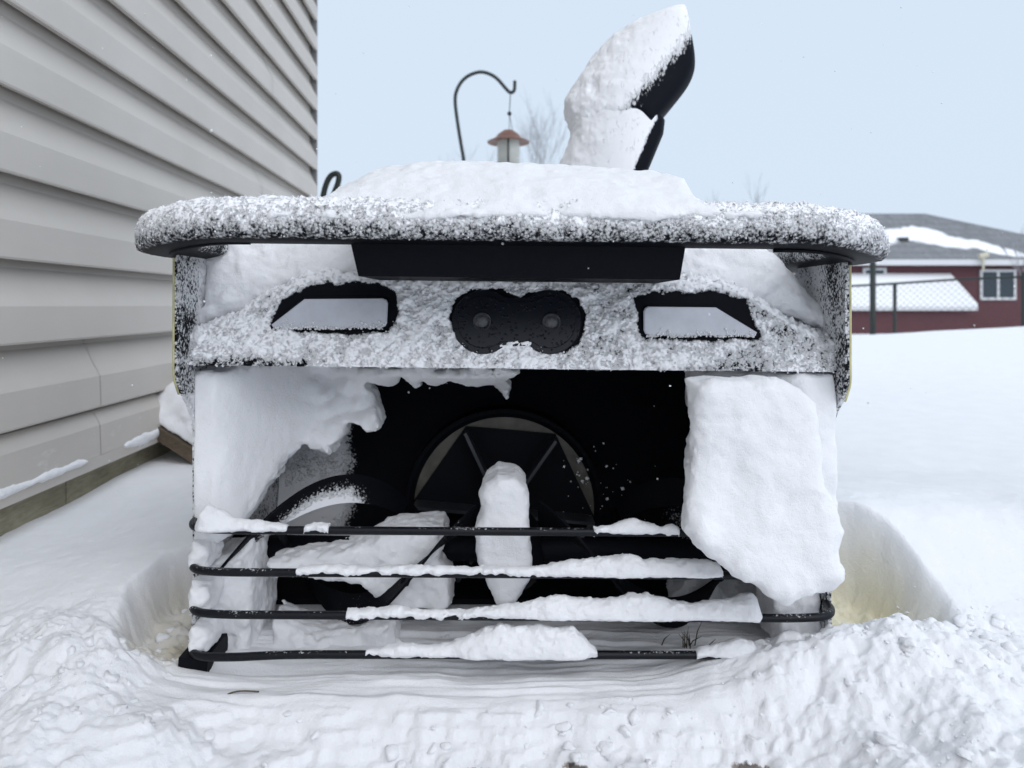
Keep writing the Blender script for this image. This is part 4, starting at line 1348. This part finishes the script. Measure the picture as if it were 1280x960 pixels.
# ---- red house of the neighbours
M_RED = None
def red_mat():
    m, nt, b, nodes, links = mat_new('red_lap_siding')
    co = N(nodes, 'NewGeometry').outputs['Position']
    wv = N(nodes, 'TexWave'); wv.bands_direction = 'Z'; wv.wave_profile = 'SAW'; wv.inputs['Scale'].default_value = 1.6; links.new(co, wv.inputs['Vector'])
    n = noise_node(nodes, links, co, 2, 4, 0.6)
    c = mixc(nodes, links, n.outputs['Fac'], (0.085, 0.028, 0.034), (0.125, 0.040, 0.048))
    links.new(c, b.inputs['Base Color'])
    links.new(bump(nodes, links, wv.outputs['Fac'], 0.5, 0.03), b.inputs['Normal'])
    b.inputs['Roughness'].default_value = 0.7
    return m
def roof_mat():
    m, nt, b, nodes, links = mat_new('grey_shingles')
    co = N(nodes, 'NewGeometry').outputs['Position']
    at = N(nodes, 'Attribute', attribute_name='cov')
    n = noise_node(nodes, links, co, 6, 5, 0.7)
    br = N(nodes, 'TexBrick'); br.inputs['Scale'].default_value = 5
    br.inputs['Color1'].default_value = (0.15, 0.155, 0.165, 1); br.inputs['Color2'].default_value = (0.20, 0.205, 0.215, 1); br.inputs['Mortar'].default_value = (0.11, 0.115, 0.12, 1)
    mp = N(nodes, 'Mapping'); mp.inputs['Scale'].default_value = (0.3, 1, 1); mp.inputs['Rotation'].default_value = (math.radians(65), 0, 0)
    links.new(co, mp.inputs['Vector']); links.new(mp.outputs[0], br.inputs['Vector'])
    n2 = noise_node(nodes, links, co, 1.3, 4, 0.6)
    f = maprange(nodes, links, math_node(nodes, links, 'ADD', at.outputs['Fac'], math_node(nodes, links, 'MULTIPLY', math_node(nodes, links, 'SUBTRACT', n2.outputs['Fac'], 0.5), 0.9)), 0.42, 0.58, 0, 1, True)
    dus = maprange(nodes, links, n.outputs['Fac'], 0.35, 0.75, 0.0, 0.45)
    c = mixc(nodes, links, dus, br.outputs['Color'], (0.36, 0.37, 0.39))
    c = mixc(nodes, links, f, c, SNOW)
    links.new(c, b.inputs['Base Color'])
    b.inputs['Roughness'].default_value = 0.85
    return m
M_RED = red_mat(); M_ROOF = roof_mat()
RD = 34.0
M_WHITE = plain_mat('white_trim', (0.62, 0.63, 0.64), 0.5, var=0.06)
rx0, rx1 = X(930, RD), X(1420, RD)
ez = Z(328, RD)                                       # eave
RH = empty('red_house', ((rx0 + rx1) / 2, RD + 4, -1.1), 'dark red house with grey hipped roof partly under snow beyond the fence', 'house')
m = MB().box((rx0, RD, -1.3), (rx1, RD + 9, ez)); m.build('wall', M_RED, RH)
# hipped roof with a dense front slope so that the snow lies in patches
rl, rr = X(1010, RD + 4.5), X(1156, RD + 4.5)
rz = Z(267, RD + 4.5)
ex0, ex1, ey = rx0 - 0.5, rx1 + 0.5, RD - 0.5
K1, K2 = 90, 30
v, cv, f = [], [], []
snow_line = np.array([(930, 300), (1060, 300), (1110, 297), (1140, 291), (1180, 300), (1220, 306), (1250, 313), (1270, 318), (1400, 330)], float)
for j in range(K2):
    t = j / (K2 - 1)
    for i in range(K1):
        s_ = i / (K1 - 1)
        a = np.array([ex0 + (ex1 - ex0) * s_, ey, ez]); b = np.array([rl + (rr - rl) * s_, RD + 4.5, rz])
        p = a + (b - a) * t
        v.append(p)
        pxx = HX + p[0] * FP / p[1]; pyy = HY - (p[2] - CZ) * FP / p[1]
        sl_ = np.interp(pxx, snow_line[:, 0], snow_line[:, 1])
        th_ = np.interp(pxx, [1000, 1120, 1160, 1200, 1260, 1300], [8, 9, 9, 6, 4, 1])
        cv.append(float(1 - abs(pyy - sl_) / th_ * 0.5) if abs(pyy - sl_) < 2 * th_ else 0)
for j in range(K2 - 1):
    for i in range(K1 - 1):
        a = j * K1 + i
        f.append((a, a + 1, a + K1 + 1, a + K1))
nb0 = len(v)
v += [(ex0, RD + 9.5, ez), (ex1, RD + 9.5, ez)]; cv += [0, 0]
top = (K2 - 1) * K1
f += [(K1 - 1, nb0 + 1, top + K1 - 1), (nb0, 0, top), tuple([nb0 + 1, nb0] + [top + i for i in range(K1)])]
f += [tuple([nb0, nb0 + 1] + list(range(K1 - 1, -1, -1)))]
ROOF = make('roof', v, f, M_ROOF, RH, cov=cv, smooth=False)
MB().box((ex0, ey - 0.06, ez - 0.16), (ex1, ey - 0.005, ez + 0.10)).build('gutter', M_WHITE, RH)
vx, vz, vy = X(1128, 35.6), Z(301, 35.6), 35.6
MB().box((vx - 0.2, vy - 0.2, vz - 0.25), (vx + 0.2, vy + 0.25, vz + 0.15)).build('roof_vent', plain_mat('dark_vent', (0.03, 0.035, 0.035), 0.6), ROOF)
M_DGLASS = plain_mat('dark_window_glass', (0.035, 0.05, 0.065), 0.12, spec=0.5)
def window(x0, y0, x1, y1, sashes=2):
    a, b = P(x0, y1, RD), P(x1, y0, RD)
    ft = 0.11
    m = MB()
    m.box((a[0], RD - 0.09, a[2]), (b[0], RD - 0.003, a[2] + ft)); m.box((a[0], RD - 0.09, b[2] - ft), (b[0], RD - 0.003, b[2]))
    xs2 = [a[0], b[0] - ft] + ([(a[0] + b[0]) / 2 - ft / 2] if sashes == 2 else [])
    for x_ in xs2: m.box((x_, RD - 0.088, a[2] + ft + 0.001), (x_ + ft, RD - 0.003, b[2] - ft - 0.001))
    w_ = m.build('window', M_WHITE, RH)
    MB().box((a[0] + 0.03, RD - 0.05, a[2] + 0.03), (b[0] - 0.03, RD - 0.002, b[2] - 0.03)).build('pane', M_DGLASS, w_)
window(1224, 337, 1269, 375)
window(1078, 335, 1107, 347, 1)
# low wing with a snow-covered roof
LDp = 31.5
wx0, wx1 = X(960, LDp), X(1212, LDp)
wz = Z(381, LDp)
m = MB().box((wx0, LDp, -1.3), (wx1, RD - 0.004, wz)); m.build('wing_wall', M_RED, RH)
a0, a1 = P(950, 384, LDp - 0.3), P(1222, 384, LDp - 0.3)
b0, b1 = P(950, 346, RD - 0.02), P(1188, 346, RD - 0.02)
m = MB()
v = [a0, a1, b1, b0]; v = v + [(p[0], p[1], p[2] + 0.16) for p in v]
m.add(v, [(0, 3, 2, 1), (4, 5, 6, 7), (0, 1, 5, 4), (1, 2, 6, 5), (2, 3, 7, 6), (3, 0, 4, 7)])
m.build('wing_roof', M_SNOW, RH)
MB().box((a0[0], LDp - 0.36, a0[2] - 0.14), (a1[0] - 0.02, LDp - 0.305, a0[2] + 0.02)).build('wing_gutter', M_WHITE, RH)
cx_, cz_ = X(1229, RD - 0.7), Z(318, RD - 0.7)
m = MB().tube([(cx_, RD - 0.7, cz_ - 0.75), (cx_, RD - 0.7, cz_ - 0.12)], 0.05, 8)
m.tube([(cx_ - 0.18, RD - 0.7, cz_ - 0.1), (cx_ + 0.2, RD - 0.7, cz_)], 0.12, 8)
m.build('flue_cowl', plain_mat('cream_metal', (0.55, 0.52, 0.40), 0.5), RH)

# ---- chain-link fence
M_FENCE = plain_mat('dark_green_fence', (0.018, 0.025, 0.022), 0.5)
FD0, FD1 = 11.0, 9.6
FENCE = empty('chain_link_fence', (X(1100, 11), 11, -0.8), 'dark green chain-link fence with a stout post before the red house', 'fence')
def frail(px): return {0: 0}.get(px, np.interp(px, [900, 1056, 1118, 1200, 1280, 1420], [363, 358, 354.5, 349, 346, 341]))
def fdep(px): return np.interp(px, [900, 1420], [11.8, 9.4])
def post(px, top, r, name='post'):
    d = fdep(px)
    MB().tube([(X(px, d), d, -1.1), (X(px, d), d, Z(top, d))], r, 12).build(name, M_FENCE, FENCE, smooth=True)
post(1091, 327, 0.042); post(1118.5, 354, 0.026); post(1279.5, 340, 0.03); post(985, 360, 0.026); post(1400, 340, 0.026)
rp = [(X(p_, fdep(p_)), fdep(p_), Z(frail(p_), fdep(p_))) for p_ in np.linspace(940, 1410, 24)]
MB().tube(rp, 0.017, 8).build('top_rail', M_FENCE, FENCE, smooth=True)
m = MB()
L0, L1 = 940, 1410
A_, B_ = np.array([X(L0, fdep(L0)), fdep(L0)]), np.array([X(L1, fdep(L1)), fdep(L1)])
ln = np.linalg.norm(B_ - A_)
top_f = lambda s: Z(frail(L0 + (L1 - L0) * 0 + np.interp(s, [0, 1], [L0, L1])), fdep(np.interp(s, [0, 1], [L0, L1]))) - 0.02
step = 0.085
Hf = 1.25
for sg in (1, -1):
    for s0 in np.arange(-Hf, ln + Hf, step):
        pts = []
        for t in (0.0, 1.0):
            s_ = s0 + sg * Hf * t
            pts.append((s_, t))
        (sa, ta), (sb, tb_) = pts
        # clip to the panel
        seg = []
        for t in np.linspace(0, 1, 14):
            s_ = s0 + sg * Hf * t
            if 0 <= s_ <= ln:
                xy = A_ + (B_ - A_) * s_ / ln
                pxx = HX + xy[0] * FP / xy[1]
                zt2 = CZ - (frail(pxx) - HY) * xy[1] / FP - 0.012
                seg.append((xy[0], xy[1], zt2 - Hf * (1 - t)))
        if len(seg) > 1: m.tube([seg[0], seg[-1]], 0.0020, 4, cap=False)
m.build('wire_mesh', M_FENCE, FENCE)

# ---- bare trees far off
M_BARK = plain_mat('haze_paled_bark', (0.33, 0.33, 0.345), 0.8, var=0.25, scale=4)  # bark colour paled to stand in for snow haze over the distance
def bare_tree(base, height, seed, label, spread=0.42, tilt=0.0):
    r = random.Random(seed)
    t = empty('bare_tree', base, label, 'tree', 'bare winter trees')
    trunk = MB(); crown = MB()
    tgt = [trunk]
    def grow(p, d, L, rad, lev):
        n = 5
        pts = [p]; rads = [rad]
        dd_ = d.copy()
        for i in range(n):
            dd_ = (dd_ + Vector((r.uniform(-1, 1), r.uniform(-1, 1), r.uniform(-0.2, 0.7))) * 0.10).normalized()
            pts.append(pts[-1] + dd_ * (L / n)); rads.append(rad * (1 - 0.55 * (i + 1) / n))
        (trunk if lev == 0 else crown).tube(pts, rads, 7 if lev < 2 else 4, cap=False)
        if lev >= 4: return
        nb = [5, 4, 4, 3][lev]
        for k in range(nb):
            i = r.randint(2, n) if lev else r.choice([2, 3, 3, 4, 5, 5])
            q = pts[i]
            ax = Vector((r.uniform(-1, 1), r.uniform(-1, 1), 0))
            nd = (dd_ + ax * spread * r.uniform(0.6, 1.4) + Vector((0, 0, 0.15))).normalized()
            grow(q, nd, L * r.uniform(0.5, 0.78), max(rads[i] * 0.6, 0.009), lev + 1)
    grow(Vector(base), Vector((tilt, 0, 1)), height * 0.42, height * 0.013, 0)
    trunk.build('trunk', M_BARK, t, smooth=True)
    crown.build('crown', M_BARK, t, smooth=True)
bare_tree((X(668, 32), 32, -1.2), 12.2, 5, 'bare winter tree behind the bird feeder', 0.42, 0.05)
bare_tree((X(560, 38), 38, -1.2), 10.5, 8, 'smaller bare tree left of the bird feeder')
bare_tree((X(930, 40), 40, -1.2), 9.6, 11, 'bare tree whose top shows just above the bumper')
bare_tree((X(1294, 30), 30, -1.2), 6.8, 14, 'bare tree beside the roof slope of the red house')

# ---- small things on the ground
M_STRAW = plain_mat('dry_grass', (0.09, 0.075, 0.045), 0.8)
m = MB().tube(spline([(X(272, 0.70), 0.70, 0.004), (X(282, 0.705), 0.706, 0.010), (X(298, 0.705), 0.708, 0.013), (X(322, 0.705), 0.709, 0.012)], 5), 0.0008, 5)
gz = max(ground_z(p_[0], p_[1]) for p_ in ((-0.27, 0.70), (-0.255, 0.706), (-0.24, 0.708)))
m.v = [(a, b, c - 0.010 + gz) for a, b, c in m.v]
tag(m.build('twig', M_STRAW, smooth=True), 'thin bent brown twig lying on the packed snow', 'twig')
m = MB()
for k in range(12):
    x_ = X(865 + random.gauss(0, 14), 0.80); y_ = 0.80 + random.uniform(-0.01, 0.02)
    z_ = ground_z(x_, y_) - 0.004
    h_ = random.uniform(0.015, 0.035); lx = random.uniform(-0.015, 0.015)
    m.tube([(x_, y_, z_), (x_ + lx * 0.4, y_ - 0.003, z_ + h_ * 0.6), (x_ + lx, y_ - 0.008, z_ + h_)], [0.0008, 0.0006, 0.0002], 4)
tag(m.build('grass', M_STRAW, smooth=True), 'dry grass blades poking out of the snow under the bottom bar', 'grass', kind='stuff')

# ---- snowflakes drifting down
cs = []
for k in range(150):
    d_ = random.uniform(0.45, 1.6)
    cs.append((X(random.uniform(0, 1280), d_), d_, Z(random.uniform(0, 620), d_)))
cs = [c for c in cs if c[0] > -0.60 - 0.0433 * c[1]]
fv, ff = add_grains(np.zeros((0, 3)), np.zeros((0, 4), int), np.array(cs), 0.0004, 0.0012)
tag(make('falling_snow', fv, ff, M_SNOW), 'sparse small snowflakes drifting down through the air', 'snowflakes', kind='stuff')

# ---- loose crumbs on the broken snow and inside the mouth
import bmesh
bm_ = bmesh.new(); bmesh.ops.create_icosphere(bm_, subdivisions=2, radius=1.0)
ico_v = np.array([tuple(v_.co) for v_ in bm_.verts]); ico_f = [tuple(v_.index for v_ in f__.verts) for f__ in bm_.faces]
bm_.free()
ico_f = np.array(ico_f)
cs = []
while len(cs) < 1200:
    x_, y_ = random.uniform(-0.66, 0.75), random.uniform(0.58, 0.92)
    i = min(max(int(np.searchsorted(gxs, x_)), 0), ni - 1); j = min(max(int(np.searchsorted(gys, y_)), 0), nj - 1)
    wgt = max(float(rub[i, j]), 0.3 * float(inlane[i, j]) * (1 if y_ < 0.70 else 0.06), 0.5 * float(mL[i, j] + mR[i, j]))
    if fbm(np.array([x_]), np.array([y_]), np.array([0.0]), 14, 2, 303)[0] < -0.05: wgt *= 0.12
    if random.random() < wgt: cs.append((x_, y_, float(Z0[i, j])))
vv, ff_ = [], []
for k, c_ in enumerate(cs):
    r_ = 0.0010 + 0.0080 * random.random() ** 5
    q_ = ico_v * (1 + 0.75 * fbm(ico_v[:, 0] + 3.7 * k, ico_v[:, 1], ico_v[:, 2], 1.3, 3, 400 + k % 7, 0.75)[:, None])
    hv_ = np.array([random.gauss(0, 1) for _ in range(3)]); hv_ /= np.linalg.norm(hv_)
    dd_c = q_ @ hv_
    q_ = q_ - np.maximum(0, dd_c - 0.35)[:, None] * hv_                     # one broken face
    q_ = q_ * np.array([random.uniform(0.7, 1.3), random.uniform(0.7, 1.3), random.uniform(0.5, 0.9)]) * r_
    vv.append(q_ + np.array([c_[0], c_[1], c_[2] + r_ * random.uniform(-0.45, 0.0)]))
    ff_.append(ico_f + k * len(ico_v))
tag(make('snow_crumbs', np.vstack(vv), np.vstack(ff_), M_SNOW), 'loose clods and crumbs strewn over the broken snow before the machine', 'snow crumbs', kind='stuff')
cs = []
for k in range(70):
    px_, py_ = random.gauss(752, 38), random.gauss(612, 40)
    if 690 < px_ < 840 and 545 < py_ < 700: cs.append((X(px_, 0.97), 0.985, Z(py_, 0.97)))
fv, ff = add_grains(np.zeros((0, 3)), np.zeros((0, 4), int), np.array(cs), 0.0006, 0.0034, power=3)
tag(make('snow_specks', fv, ff, M_CRUMB), 'little specks of snow stuck to the dark impeller', 'snow specks', kind='stuff')
